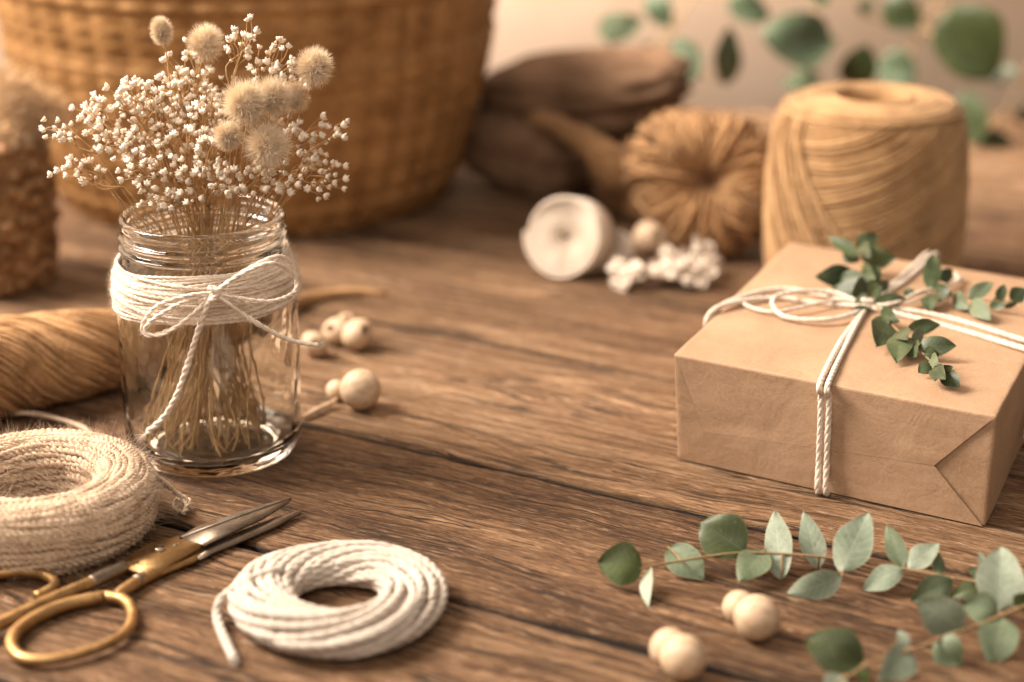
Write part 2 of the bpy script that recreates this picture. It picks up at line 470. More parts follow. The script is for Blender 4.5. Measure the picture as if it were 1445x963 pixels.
M_WOOD = mat_wood()
M_COTTON = mat_fibre('cotton_cord', (.465, .40, .34), .16, 16, .9, .1, 90, .4, .0)
M_STRING = mat_fibre('parcel_string', (.64, .55, .46), .14, 16, .9, .1, 90, .4)
M_JUTE_PALE = mat_fibre('pale_jute', (.53, .402, .292), .32, 14, .92, .1, 90, .5)
M_TWINE = mat_fibre('white_twine', (.70, .59, .485), .20, 14, .92, .15, 90, .5)
M_RAFFIA = mat_fibre('raffia_straw', (.43, .25, .115), .40, 9, .7, .1, 60, .4)
M_JUTE = mat_fibre('brown_jute', (.33, .185, .085), .40, 8, .9, .1, 60, .5)
M_JUTE_DEEP = mat_fibre('deep_brown_jute', (.33, .185, .085), .40, 8, .9, .1, 60, .5)
M_SPOOL = mat_fibre('tan_spool_twine', (.40, .24, .115), .35, 6, .85, .1, 60, .4)
M_WICKER = mat_fibre('honey_wicker', (.30, .158, .060), .45, 5, .55, .0, 40, .4)
M_STEM = mat_fibre('dry_stem', (.46, .29, .14), .35, 14, .7, .0, 60, .3)
M_BLOSSOM = mat_fibre('dry_blossom', (.88, .77, .635), .20, 22, .9, .2, 90, .4)
M_TAIL = mat_fibre('bunny_tail_fuzz', (.96, .84, .67), .10, 8, .9, .0, 60, .1)
M_RIBBON = mat_fibre('ivory_ribbon', (.58, .48, .39), .15, 8, .9, .2, 90, .4)
M_PETAL = mat_fibre('ivory_dried_petal', (.62, .53, .44), .15, 8, .9, .2, 60, .4)
M_KNOB = mat_fibre('brown_knobs', (.235, .125, .056), .5, 6, .6, .0, 50, .4)
M_SEED = mat_fibre('beige_seed_head', (.78, .58, .36), .2, 8, .9, .2, 60, .3)
M_PAPER = mat_paper()
M_LEAF_DARK = mat_leaf('leaf_dark', (.032, .046, .010), (.072, .094, .026), .25, .45)
M_LEAF_GREEN = mat_leaf('leaf_green', (.080, .110, .055), (.165, .205, .125), .35, .55)
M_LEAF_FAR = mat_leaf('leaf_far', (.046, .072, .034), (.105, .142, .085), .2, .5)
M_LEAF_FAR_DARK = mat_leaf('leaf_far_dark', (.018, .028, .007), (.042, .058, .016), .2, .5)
M_LEAF_PALE = mat_leaf('leaf_pale', (.19, .235, .165), (.34, .385, .295), .35, .62)
M_LEAF_GIFT = mat_leaf('leaf_gift', (.030, .046, .018), (.082, .110, .050), .35, .42)
M_EUC_STEM = mat_fibre('green_brown_stem', (.25, .165, .085), .35, 10, .6, .0, 50, .3)
M_BRASS = mat_metal('aged_brass', (.38, .235, .105), .46, .7, (.20, .11, .045))
M_STEEL = mat_metal('bronzed_steel', (.25, .20, .155), .45, .7, (.14, .095, .06))
M_SCREW = mat_metal('screw_steel', (.52, .44, .35), .30, .5, (.2, .14, .09))
M_SLOT_DARK = mat_metal('slot_dark', (.05, .04, .03), .6, .3, (.02, .015, .01))
M_BEAD = mat_bead()
M_GLASS = mat_glass()
M_WALL = mat_wall()
M_CLOTH = mat_cloth('dark_brown_cloth', (.10, .055, .030), (.175, .103, .060))

def make_translucent(m, k):
    nt = m.node_tree; b = nt.nodes['Principled BSDF']
    tr = nt.nodes.new('ShaderNodeBsdfTranslucent'); L(nt, b.inputs['Base Color'].links[0].from_socket, tr.inputs[0])
    mx = nt.nodes.new('ShaderNodeMixShader'); mx.inputs[0].default_value = k
    L(nt, b.outputs[0], mx.inputs[1]); L(nt, tr.outputs[0], mx.inputs[2]); L(nt, mx.outputs[0], nt.nodes['Material Output'].inputs[0])
make_translucent(M_TAIL, .35); make_translucent(M_BLOSSOM, .2); make_translucent(M_SEED, .35)
# ------------------------------------------------------------------ table and wall
GRAIN = math.radians(-29.0)
gx = np.array([math.cos(GRAIN), math.sin(GRAIN), 0]); gy = np.array([-math.sin(GRAIN), math.cos(GRAIN), 0])
def build_table():
    seams = [2, 15, 28, 40.3, 52.35, 63.2, 76.0, 88.3, 100.4, 112.6, 125, 137, 149, 161, 173]
    WID = [.5, .5, .6, .5, 1.0, .55, .9, .5, .5, .6, .5, .5, .5, .5, .5]        # how far each joint has opened
    n = 560
    x = np.linspace(-140, 140, n)
    def edge(seed, k):
        f = np.array([mnoise.fractal(Vector((a * .11, seed * 9.1, k * 3.3)), .7, 2.1, 4) for a in x])
        return f
    bm = bmesh.new()
    for i in range(len(seams) - 1):
        a, b = seams[i], seams[i + 1]
        e0, e1 = edge(i, 0), edge(i + 1, 1)
        j0 = .05 + .03 * WID[i] + (.16 * WID[i]) * np.clip(edge(i, 2) + .2, 0, 1)
        j1 = .05 + .03 * WID[i + 1] + (.16 * WID[i + 1]) * np.clip(edge(i + 1, 3) + .2, 0, 1)
        y0 = a + .16 * edge(i, 5) + j0; y1 = b + .16 * edge(i + 1, 5) - j1
        w0 = .14 + .30 * np.abs(edge(i, 6)); w1 = .14 + .30 * np.abs(edge(i + 1, 7))
        rows = [(y0, -2.0), (y0, -.5), (y0 + .03, -.20), (y0 + w0 * .45, -.08), (y0 + w0, -.012)]
        m = 26
        for k in range(m):
            t = (k + .5) / m
            rows.append((y0 + w0 + (y1 - w1 - y0 - w0) * t, None))
        rows += [(y1 - w1, -.012), (y1 - w1 * .45, -.08), (y1 - .03, -.20), (y1, -.5), (y1, -2.0)]
        grid = []
        for yv, z in rows:
            r_ = []
            for c in range(n):
                zz = z if z is not None else .018 * mnoise.fractal(Vector((x[c] * .05, yv[c] * .5, i * 7.7)), .8, 2, 3) - .01
                r_.append(bm.verts.new((x[c], yv[c], zz)))
            grid.append(r_)
        for r0, r1 in zip(grid[:-1], grid[1:]):
            for c in range(n - 1):
                bm.faces.new((r0[c], r0[c + 1], r1[c + 1], r1[c]))
    # the table ends at its back edge, 134 cm from the camera, and below the camera in front
    c, s = math.cos(GRAIN), math.sin(GRAIN)
    def cut(p, nrm):
        pl = Vector((c * p[0] + s * p[1], -s * p[0] + c * p[1], 0)); nn = Vector((c * nrm[0] + s * nrm[1], -s * nrm[0] + c * nrm[1], 0))
        bmesh.ops.bisect_plane(bm, geom=bm.verts[:] + bm.edges[:] + bm.faces[:], dist=1e-5, plane_co=pl, plane_no=nn, clear_outer=True)
    cut((0, 137), (0, 1)); cut((0, 30), (0, -1)); cut((-75, 0), (-1, 0)); cut((75, 0), (1, 0))
    bmesh.ops.triangulate(bm, faces=[f for f in bm.faces if len(f.verts) > 4])
    mb = MB(); from_bm(mb, bm)
    mb.a[-1][:, 0] = np.clip((-mb.v[-1][:, 2] - .03) / .12, 0, 1)          # joints darkened by depth: gap shade painted in with old dirt
    c_ = [(c * x_ + s * y_, -s * x_ + c * y_) for x_, y_ in ((-74.8, 30.2), (74.8, 30.2), (74.8, 136.8), (-74.8, 136.8))]
    mb.add([(x_, y_, -1.9) for x_, y_ in c_], [[0, 1, 2, 3]])
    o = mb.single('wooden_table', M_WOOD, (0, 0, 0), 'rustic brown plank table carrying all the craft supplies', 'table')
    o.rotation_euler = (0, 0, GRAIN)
    # backing sheet added under the planks to keep world light out of gaps
build_table()
def box(mb, lo, hi):
    lo, hi = np.array(lo, float), np.array(hi, float)
    V = [[(lo, hi)[i][0], (lo, hi)[j][1], (lo, hi)[k][2]] for i in (0, 1) for j in (0, 1) for k in (0, 1)]
    mb.add(V, [[0, 1, 3, 2], [4, 6, 7, 5], [0, 4, 5, 1], [2, 3, 7, 6], [0, 2, 6, 4], [1, 5, 7, 3]])
mb = MB(); box(mb, (-160, 150, -60), (160, 153, 130))
mb.single('wall', M_WALL, (0, 150, -60), 'plain warm peach plaster wall behind the table', 'wall', kind='structure', smooth=False)

# ------------------------------------------------------------------ jar
J = at(304, 633)
def jl(px, py, dy=0.0):
    """jar: photo position on the upright plane dy cm behind (+) or before (-) the jar's axis"""
    return atY(px, py, J[1] + dy)
JH = 10.35
jar = thing('glass_jar', 'clear glass screw-neck jar wound with white twine, standing on the table', 'jar', J)
prof = [(0, .24), (1.6, .22), (2.4, .16), (2.75, .02), (3.0, .0), (3.32, .12), (3.56, .45), (3.68, 1.0), (3.70, 3.0), (3.70, 5.5), (3.68, 7.0), (3.62, 7.7), (3.5, 8.2),
        (3.32, 8.6), (3.25, 8.85), (3.27, 8.98), (3.42, 9.06), (3.42, 9.14), (3.27, 9.24), (3.25, 9.38), (3.40, 9.5), (3.41, 9.58), (3.26, 9.7), (3.24, 9.9), (3.33, 10.02), (3.36, 10.18), (3.30, 10.32),
        (3.16, 10.36), (3.03, 10.28), (3.0, 10.05), (3.0, 9.4), (3.0, 8.8), (3.08, 8.45), (3.28, 8.0), (3.42, 7.5), (3.47, 6.8), (3.48, 4.0), (3.48, 1.7), (3.42, 1.1), (3.2, .72), (2.8, .54), (2.0, .48), (1.0, .50), (0, .50)]
mb = MB(); lathe(mb, prof, 128, J, smooth_n=5)
mb.build('glass_body', M_GLASS, jar)

# twine wound round the shoulder
mb = MB(); allp = []
turns = 21
th = np.linspace(0, 2 * PI * turns, turns * 90)
zz = 6.85 + 1.90 * (th / th[-1]) + .09 * np.sin(th * 3.1) + .18 * np.sin(th + 1.1)
rr = np.interp(zz, [5.5, 7.0, 7.7, 8.2, 8.7], [3.70, 3.69, 3.64, 3.52, 3.36]) + .045 + .03 * (np.sin(th * 1.37) > .5)
path = J + np.stack([rr * np.cos(th), rr * np.sin(th), zz], 1)
allp.append(rope(mb, path, .074, 2, .6, .09, 6, smoothed=False, rnd=.25, frac=.72))
for k in range(16):                             # crossing top turns
    z0 = rng.uniform(7.1, 8.3); tilt = rng.uniform(-.35, .35); ph = rng.uniform(0, 6)
    t2 = np.linspace(0, 2 * PI, 100)
    z2 = z0 + tilt * np.sin(t2 + ph)
    r2 = np.interp(z2, [5.5, 7.0, 7.7, 8.2, 8.7], [3.70, 3.69, 3.64, 3.52, 3.36]) + .05 + .03 * (k % 3)
    allp.append(rope(mb, J + np.stack([r2 * np.cos(t2), r2 * np.sin(t2), z2], 1), .074, 2, .6, .09, 6, smoothed=False, rnd=.25, frac=.72))
AP = np.vstack(allp); out = AP - J; out[:, 2] = 0
i = rng.integers(0, len(AP), 9000)
hairs(mb, AP[i], unit(out[0]) * 0 + out[i] + rng.normal(size=(9000, 3)) * 2.8, rng.uniform(.06, .30, 9000), .0055, 0, .8)
wrap = mb.build('twine_wrap', M_TWINE, jar)

mb = MB(); F_ = -4.05
kn = jl(302, 413, F_ - .15)
def bow(pts, r=.092, nf=60, **kw):
    p = rope(mb, pts, r, 2, .75, .07, 7, rnd=.12, frac=.7, **kw); fuzz(mb, p, nf * 3, .22, .0055, .1)
bow([kn, jl(345, 385, F_ - .3), jl(385, 372, F_ + .1), jl(414, 388, F_ + 1.2), jl(416, 412, F_ + 1.0), jl(385, 425, F_ - .1), jl(340, 421, F_ - .25), kn])
bow([kn, jl(350, 380, F_ - .15), jl(395, 362, F_ + .6), jl(418, 385, F_ + 1.5), jl(410, 418, F_ + 1.0), jl(360, 428, F_ - .0), kn + [0, 0, -.1]])
bow([kn, jl(262, 418, F_ - .3), jl(222, 432, F_ - .1), jl(201, 458, F_ + .15), jl(208, 474, F_ + .05), jl(240, 466, F_ - .2), jl(275, 442, F_ - .3), kn])
bow([kn, jl(255, 428, F_ - .35), jl(215, 452, F_ - .2), jl(205, 468, F_ - .1), jl(228, 473, F_ - .3), jl(262, 452, F_ - .35), kn + [0, 0, -.1]])
bow([kn, jl(292, 432, F_ - .3), jl(277, 475, F_ - .15), jl(263, 520, F_ + .0), jl(248, 560, F_ - .02), jl(230, 590, F_ - .02), jl(207, 612, F_ - .05)], .135, 160)
e = jl(207, 612, F_ - .05); hairs(mb, np.repeat(e[None], 40, 0), rng.normal(size=(40, 3)) * .4 + unit(jl(195, 624, F_) - e), rng.uniform(.3, .6, 40), .009)
bow([kn, jl(325, 430, F_ - .3), jl(355, 452, F_ - .1), jl(395, 474, F_ + .3), jl(425, 484, F_ + .5), jl(450, 487, F_ + .6)], .10)
e = jl(450, 487, F_ + .6); hairs(mb, np.repeat(e[None], 30, 0), rng.normal(size=(30, 3)) * .5 + [1, 0, 0], rng.uniform(.2, .4, 30), .008)
t = np.linspace(0, 2 * PI * 2.2, 40)            # the knot
bow(kn + np.stack([.16 * np.cos(t), .12 * np.sin(t) - .1, .24 * np.sin(t * .5) - .0], 1), .12, 40)
mb.build('twine_bow', M_TWINE, jar)

# ------------------------------------------------------------------ dried flowers in the jar
def blossom_set(mb, pts, dirs, size):
    """small papery flowers: a bumpy cup of curled petals each"""
    n = len(pts)
    for p, d, s in zip(pts, dirs, size):
        d = unit(d); u = unit(np.cross(d, [.31, .77, .55])); w = np.cross(d, u)
        k = 6; V = []; Q = []; T = []
        V.append(-d * .55 * s)
        for ring, (rad, hgt) in enumerate(((.42, -.42), (.66, .0), (.62, .42))):
            for q in range(k * 2):
                a = 2 * PI * q / (k * 2) + rng.normal() * .08
                bulge = 1 + (.20 if q % 2 == 0 else -.16) * (ring + .3) * .55 + rng.normal() * .07
                V.append((u * math.cos(a) + w * math.sin(a)) * rad * s * bulge + d * s * (hgt + (.10 if q % 2 == 0 else -.10) * ring + rng.normal() * .05))
        for q in range(k * 2):
            a = 2 * PI * q / (k * 2) + .3
            V.append((u * math.cos(a) + w * math.sin(a)) * .30 * s * (1 + rng.normal() * .2) + d * s * (.40 + rng.normal() * .09))
        V.append(d * s * .16)
        K = k * 2
        for q in range(K):
            q2 = (q + 1) % K
            T.append([0, 1 + q2, 1 + q])
            for g in range(3):
                b0 = 1 + g * K; b1 = b0 + K
                Q.append([b0 + q, b0 + q2, b1 + q2, b1 + q])
            T.append([1 + 3 * K + q, 1 + 3 * K + q2, 1 + 4 * K])
        mb.add(np.array(V) + p, Q, T)

def jar_stem(mb, head, base=None, r=.036, neck=None):
    """one stalk from the jar floor through the neck to its head; returns the last points"""
    hx = head - J
    if neck is None:
        a = math.atan2(hx[1], hx[0]); rad = min(2.5, .55 * math.hypot(hx[0], hx[1]))
        neck = np.array([rad * math.cos(a), rad * math.sin(a), 9.6])
    if base is None:
        a = rng.uniform(0, 2 * PI); q = 2.9 * rng.random() ** .5
        base = np.array([q * math.cos(a) - .35, q * math.sin(a), .7])
    waist = np.array([neck[0] * .35 + base[0] * .34 + rng.normal() * .42, neck[1] * .35 + base[1] * .34 + rng.normal() * .42, 4.9 + rng.normal() * .6])
    low = base * .72 + waist * .28 + np.r_[rng.normal(size=2) * .24, 0]
    up = waist * .45 + neck * .55; up[2] = 7.6; up[:2] += rng.normal(size=2) * .15
    P = [J + base, J + low, J + waist, J + up, J + neck, J + neck * .35 + hx * .65 if hx[2] > 12 else (J + neck + hx + J) * .5, head]
    tube(mb, P, [r * 1.35, r * 1.3, r * 1.15, r, r * .9, r * .75, r * .6], 6, .3)
    return P

def sprig(px, py, dy, rx, ry, ntip, label, group='baby\'s breath sprigs in the jar'):
    ntip = int(ntip * 1.45)
    head = jl(px, py, dy)
    k = 1 / 34.0
    bot = jl(288, 300, 0)
    ax = unit(head - bot)
    split = head - ax * (ry * k * .9 + 1.3)
    if split[2] < J[2] + 10.2: split[2] = J[2] + 10.2 + rng.random() * .4
    t_ = thing('dried_flower_sprig', label, 'dried flower', J + [0, 0, .7], group)
    ms = MB(); mbl = MB()
    P = jar_stem(ms, split)
    for e in range(2 + (ntip > 15) + 2 * (ntip > 28)):          # side stalks that share the head
        jar_stem(ms, split + rng.normal(size=3) * .35, r=rng.uniform(.02, .036))
    # tips
    tips = []
    tries = 0
    while len(tips) < ntip and tries < 4000:
        tries += 1
        v = rng.normal(size=3); v = v / np.linalg.norm(v) * rng.random() ** .33
        p = head + np.array([v[0] * rx * k, v[1] * max(.9, rx * k * .8), v[2] * ry * k])
        if all(np.linalg.norm(p - q) > .25 for q in tips): tips.append(p)
    tips = np.array(tips)
    nb = max(2, ntip // 5)
    cen = tips[rng.choice(len(tips), nb, replace=False)]
    for _ in range(3):
        lab = np.argmin(np.linalg.norm(tips[:, None] - cen[None], axis=2), 1)
        cen = np.array([tips[lab == c].mean(0) if (lab == c).any() else cen[c] for c in range(nb)])
    BP, BD, BS = [], [], []
    for c in range(nb):
        tt = tips[lab == c]
        if not len(tt): continue
        node = split + (tt.mean(0) - split) * .62 + rng.normal(size=3) * .12
        mid = split + (node - split) * .5 + rng.normal(size=3) * .18 + ax * .12
        tube(ms, [split, mid, node], [.034, .028, .022], 5, .25)
        for p in tt:
            m2 = node + (p - node) * .5 + rng.normal(size=3) * .10 + [0, 0, .06]
            tube(ms, [node, m2, p], [.020, .016, .014], 4, .22)
            d = unit(unit(p - m2) * .8 + ax * .4 + rng.normal(size=3) * .35)
            BP.append(p); BD.append(d); BS.append(rng.uniform(.14, .235))
            if rng.random() < .30:                           # a small closed bud beside it
                q = m2 + unit(rng.normal(size=3)) * rng.uniform(.2, .42)
                tube(ms, [m2, (m2 + q) / 2 + rng.normal(size=3) * .03, q], [.014, .012, .012], 4, .2)
                BP.append(q); BD.append(unit(q - m2)); BS.append(rng.uniform(.07, .12))
    blossom_set(mbl, BP, BD, BS)
    ms.build('stem', M_STEM, t_); mbl.build('blossoms', M_BLOSSOM, t_)
    return t_

SP = [
    (80, 185, -.3, 34, 20, 11, 'thin baby\'s breath sprig reaching furthest left of the jar'),
    (128, 152, .6, 36, 28, 15, 'baby\'s breath sprig arching up left, above the furthest left spray'),
    (182, 132, .2, 38, 26, 18, 'baby\'s breath sprig below the upright narrow bunny tail'),
    (112, 244, -.4, 42, 20, 12, 'low baby\'s breath sprig drooping left beside the jar rim'),
    (340, 50, .4, 28, 32, 13, 'topmost baby\'s breath sprig, above all the round bunny tails'),
    (385, 88, .2, 34, 32, 18, 'baby\'s breath sprig just left of the rightmost bunny tail'),
    (268, 98, 1.4, 42, 50, 28, 'baby\'s breath sprig standing tall at the back beside a hidden bunny tail'),
    (440, 190, .2, 40, 32, 18, 'baby\'s breath sprig right of the low bunny tails'),
    (484, 186, -.2, 16, 14, 5, 'tiny five-flower baby\'s breath sprig reaching furthest right of the jar'),
    (456, 246, -.3, 38, 36, 20, 'baby\'s breath sprig hanging low right over the jar rim'),
]
for a in SP: sprig(*a)
for a in [(160, 195, .1, 46, 34, 26), (216, 168, .2, 50, 40, 28), (212, 236, -.9, 52, 44, 30), (272, 208, -.9, 52, 48, 34), (330, 148, 1.2, 46, 44, 24),
          (402, 140, 1.3, 38, 38, 16), (325, 250, -1.2, 46, 32, 22), (384, 252, -1.0, 40, 28, 16), (240, 284, -1.6, 46, 20, 13), (300, 160, .2, 40, 38, 20), (240, 130, .8, 40, 32, 20)]:
    sprig(*a, 'dried baby\'s breath sprig packed in the middle of the jar bouquet')

def bunny(px, py, dy, r, lng, label, tilt=(0, 0, 1), dens=2000):
    head = jl(px, py, dy); rc = r * .93 / 34.0
    ax = unit(tilt)
    t_ = thing('bunny_tail_grass', label, 'dried grass', J + [0, 0, .7], 'bunny tail grasses in the jar')
    ms = MB(); base = head - ax * rc * lng * .62
    jar_stem(ms, base, r=.04)
    ms.build('stem', M_STEM, t_)
    mh = MB()
    u = unit(np.cross(ax, [.2, .9, .3])); w = np.cross(ax, u)
    # seed core
    m = MB(); th = np.linspace(.01, PI - .01, 14); lathe(m, [(rc * .52 * math.sin(a), -rc * .52 * lng * math.cos(a)) for a in th], 18)
    mh.add(m.v[0] @ np.stack([u, w, ax]) + head, m.q[0])
    v = rng.normal(size=(dens, 3)); v /= np.linalg.norm(v, axis=1)[:, None]
    loc = v * np.array([rc * .45, rc * .45, rc * .45 * lng])
    d = v * [1, 1, .9] + [0, 0, .35] + rng.normal(size=(dens, 3)) * .16
    Mx = np.stack([u, w, ax])
    hairs(mh, loc @ Mx + head, d @ Mx, rng.uniform(.36, .80, dens) * rc, .0095, 0, .16)
    # short seed scales showing at the heart
    k = 260; v2 = rng.normal(size=(k, 3)); v2 /= np.linalg.norm(v2, axis=1)[:, None]
    hairs(mh, (v2 * np.array([rc * .5, rc * .5, rc * .5 * lng])) @ Mx + head, (v2 + [0, 0, 1.0]) @ Mx, .3 * rc, .028, 0, .1)
    mh.build('seed_head', M_TAIL, t_)
bunny(228, 44, .3, 16, 1.75, 'narrow upright bunny tail at the top left of the bouquet', (-.22, 0, 1))
bunny(290, 62, 1.5, 26, 1.2, 'bunny tail half hidden by blossoms at the top of the bouquet', (.05, .2, 1))
bunny(443, 95, .1, 27, 1.15, 'rightmost bunny tail, round and tilted out to the right', (.35, -.25, 1))
bunny(346, 146, -1.4, 33, 1.05, 'big round cream bunny tail on the front left of the touching trio', (-.1, -.8, .7))
bunny(384, 138, -.7, 29, 1.05, 'round bunny tail tucked behind the big front one', (.15, -.3, 1))
bunny(322, 192, -1.7, 21, 1.05, 'smallest bunny tail, low in the bouquet', (-.3, -.9, .6))
bunny(378, 206, -1.8, 34, 1.0, 'lowest big bunny tail with spiky bristles, above the jar rim', (.1, -1, .45))
bunny(416, 138, .6, 22, 1.3, 'blurred narrow bunny tail behind the rightmost one', (.3, .1, 1), 1500)


# ------------------------------------------------------------------ gift
A0, B0 = at(955, 648), at(1390, 745)
GH = 4.7
At_, Bt_ = at(951, 500, GH), at(1407, 588, GH); Dt_ = at(1115, 341, GH)
D0 = A0 + (Dt_ - At_) + [0, .3, 0]; Ct_ = Bt_ + (Dt_ - At_); C0 = B0 + (D0 - A0)
gift = thing('gift_box', 'brown kraft paper parcel tied with white cord and green sprigs', 'gift box', A0)
def trilin(u, v, w):
    lo = A0 * (1 - u) * (1 - v) + B0 * u * (1 - v) + C0 * u * v + D0 * (1 - u) * v
    hi = At_ * (1 - u) * (1 - v) + Bt_ * u * (1 - v) + Ct_ * u * v + Dt_ * (1 - u) * v
    return lo * (1 - w) + hi * w
def gift_body():
    bm = bmesh.new(); bmesh.ops.create_cube(bm, size=1)
    bmesh.ops.subdivide_edges(bm, edges=bm.edges[:], cuts=31, use_grid_fill=True)
    for v in bm.verts:
        u, w_, w = (.5 - .5 * math.cos(PI * (q_ + .5)) for q_ in v.co)      # rows gather at the edges
        # soft rounded edges
        dims = np.array([13.1, 17.0, 4.7]); p = np.array([u, w_, w]) * dims
        rr = .11; c = np.clip(p, rr, dims - rr); d = p - c; l = np.linalg.norm(d)
        if l > 1e-6 and (np.abs(d) > 1e-6).sum() > 1: p = c + d / l * rr
        q = p / dims
        pos = trilin(*q)
        nn = mnoise.fractal(Vector(pos * .28), .9, 2, 3); n2 = mnoise.fractal(Vector(pos * 1.1 + np.array([5, 2, 9])), .8, 2, 3)
        ctr = trilin(.5, .5, .5)
        pos = pos + unit(pos - ctr) * (.07 * nn + .022 * n2)
        # paper bellies a little on top
        if w > .985: pos[2] += .10 * math.sin(PI * u) * math.sin(PI * w_)
        if w < .01: pos[2] = max(pos[2], .02)
        v.co = pos
    mb = MB(); from_bm(mb, bm); return mb
gift_body().build('wrapping_paper', M_PAPER, gift)
def facept(u, w, out):
    """on the near end: u along it, w up it, out cm proud of it"""
    n = unit(np.cross(B0 - A0, At_ - A0)); n = n if n[1] < 0 else -n
    return trilin(u, 0, w) + n * out
def flap(poly, lift, name, thick=.016):
    """a folded paper panel of the parcel's end: poly in (u, w), lift per corner"""
    m = 14; V = []; V2 = []
    P = [np.array(p) for p in poly]
    for i in range(m + 1):
        for j in range(m + 1):
            s, t = i / m, j / m
            q = P[0] * (1 - s) * (1 - t) + P[1] * s * (1 - t) + P[2] * s * t + P[3] * (1 - s) * t
            l = lift[0] * (1 - s) * (1 - t) + lift[1] * s * (1 - t) + lift[2] * s * t + lift[3] * (1 - s) * t
            wob = .035 * mnoise.fractal(Vector((q[0] * 5, q[1] * 4, 3.3)), .8, 2, 3)
            V.append(facept(q[0], q[1], l + wob + thick)); V2.append(facept(q[0], q[1], l + wob))
    k = m + 1; n = len(V); Q = []
    for i in range(m):
        for j in range(m):
            a = i * k + j
            Q += [[a, a + 1, a + k + 1, a + k], [n + a, n + a + k, n + a + k + 1, n + a + 1]]
    base = len(V) * 2
    rim = [(i * k, (i + 1) * k) for i in range(m)] + [(m * k + j, m * k + j + 1) for j in range(m)] + [((i + 1) * k + m, i * k + m) for i in range(m)] + [(j + 1, j) for j in range(m)]
    RV = []
    for a, b in rim:
        Q.append([base + len(RV), base + len(RV) + 1, base + len(RV) + 2, base + len(RV) + 3]); RV += [V[a], V[b], V2[b], V2[a]]
    mb = MB(); mb.add(V + V2 + RV, Q); mb.build(name, M_PAPER, gift)
UL, UR, WM, WR = .105, .835, .34, .47
flap([(.006, .015), (.994, .015), (UR, WR - .002), (UL, WM - .002)], [.06, .07, .092, .128], 'lower_flap')
flap([(.008, .985), (UL, WM), (UR, WR), (.992, .985)], [.06, .130, .100, .085], 'upper_flap')

# string round the parcel: two parallel cords each way
def top(px, py, dz=.1):
    return at(px, py, GH + .12 + dz)
def on_box(Ps): return Ps
mb = MB(); gp = []
knot = top(1224, 432, .15)
def cord(P, r=.125, nf=90):
    p = rope(mb, P, r, 3, 1.15, .06, 7, rnd=.06, frac=.70); gp.append(p); fuzz(mb, p, nf, .2, .005, .08)
fn = unit(np.cross(B0 - A0, At_ - A0)); fn = fn if fn[1] < 0 else -fn
ut = (np.linalg.norm(at(1161, 540, GH) - At_)) / np.linalg.norm(Bt_ - At_)
for k, du in enumerate((-.0125, .0125)):
    f = [facept(ut + .02 + du, w, .34) for w in (.02, .3, .6, .9)]
    f[0] = facept(ut + .02 + du, .0, .12)
    edge = facept(ut + .012 + du, 1.0, .22) + [0, 0, .10]
    sh = unit(np.cross(fn, [0, 0, 1])) * (-.1 if k == 0 else .1)
    cord([trilin(ut + du, .25, 0) * [1, 1, 0] + [0, 0, .05]] + f + [edge, top(1190 + k * 9, 478, .05), knot + sh * .5])
    bk = [knot + sh * .6, top(1262 + k * 11, 400, .05), top(1293 + k * 12, 372, .0)]
    d = unit(bk[-1] - bk[-2]); e = bk[-1]
    ve = np.dot(D0[:2] - e[:2], unit(D0 - A0)[:2])
    bk += [e + d * max(.3, ve - .2), e + d * max(.5, ve + .35) + [0, 0, -.5], e + d * max(.5, ve + .35) + [0, 0, -3.5]]
    cord(bk)
    # across: from the left edge to beyond the right edge
    lf = [trilin(-.01, .31, .02), trilin(-.017, .31, .6), trilin(-.012, .31 + k * .012, 1.0) + [0, 0, .08], top(1090, 409 + k * 12, .06), top(1160, 417 + k * 12, .08), knot + [0, (.1 if k == 0 else -.1), 0]]
    cord(lf)
    rt = [knot + [0, (.1 if k == 0 else -.1), 0], top(1330, 447 + k * 12, .05), top(1440, 479 + k * 12, .05)]
    d = unit(rt[-1] - rt[-2]); d[2] = 0
    ue = 0
    e = rt[-1]
    while True:
        # walk to the right hand edge
        q = e + d * ue
        rel = q - Bt_; nv = unit(np.cross(Ct_ - Bt_, [0, 0, 1])); 
        if nv[0] < 0: nv = -nv
        if rel @ nv > .1 or ue > 20: break
        ue += .2
    rt += [e + d * max(.3, ue - .4), q + [0, 0, -.25], q + d * .05 + [0, 0, -3.9]]
    cord(rt)
# bow loop, loose ends and knot
cord([knot, top(1170, 412, .35), top(1110, 414, .45), top(1090, 426, .3), top(1105, 446, .15), top(1150, 452, .2), top(1195, 446, .25), knot], .115)
cord([knot + [0, .1, .05], top(1180, 424, .3), top(1120, 436, .25), top(1085, 440, .12), top(1055, 432, .05), top(1042, 420, .08)], .085)
cord([knot, top(1262, 428, .4), top(1300, 412, .5), top(1335, 405, .3), top(1352, 396, .2), top(1345, 386, .25), top(1322, 390, .35)], .085)
cord([knot, top(1290, 426, .2), top(1330, 402, .25), top(1362, 392, .1)], .06)
t = np.linspace(0, 2 * PI * 2.3, 50)
cord(knot + np.stack([.22 * np.cos(t), .16 * np.sin(t), .16 + .13 * np.sin(t * .5)], 1), .09)
mb.build('cord', M_STRING, gift)

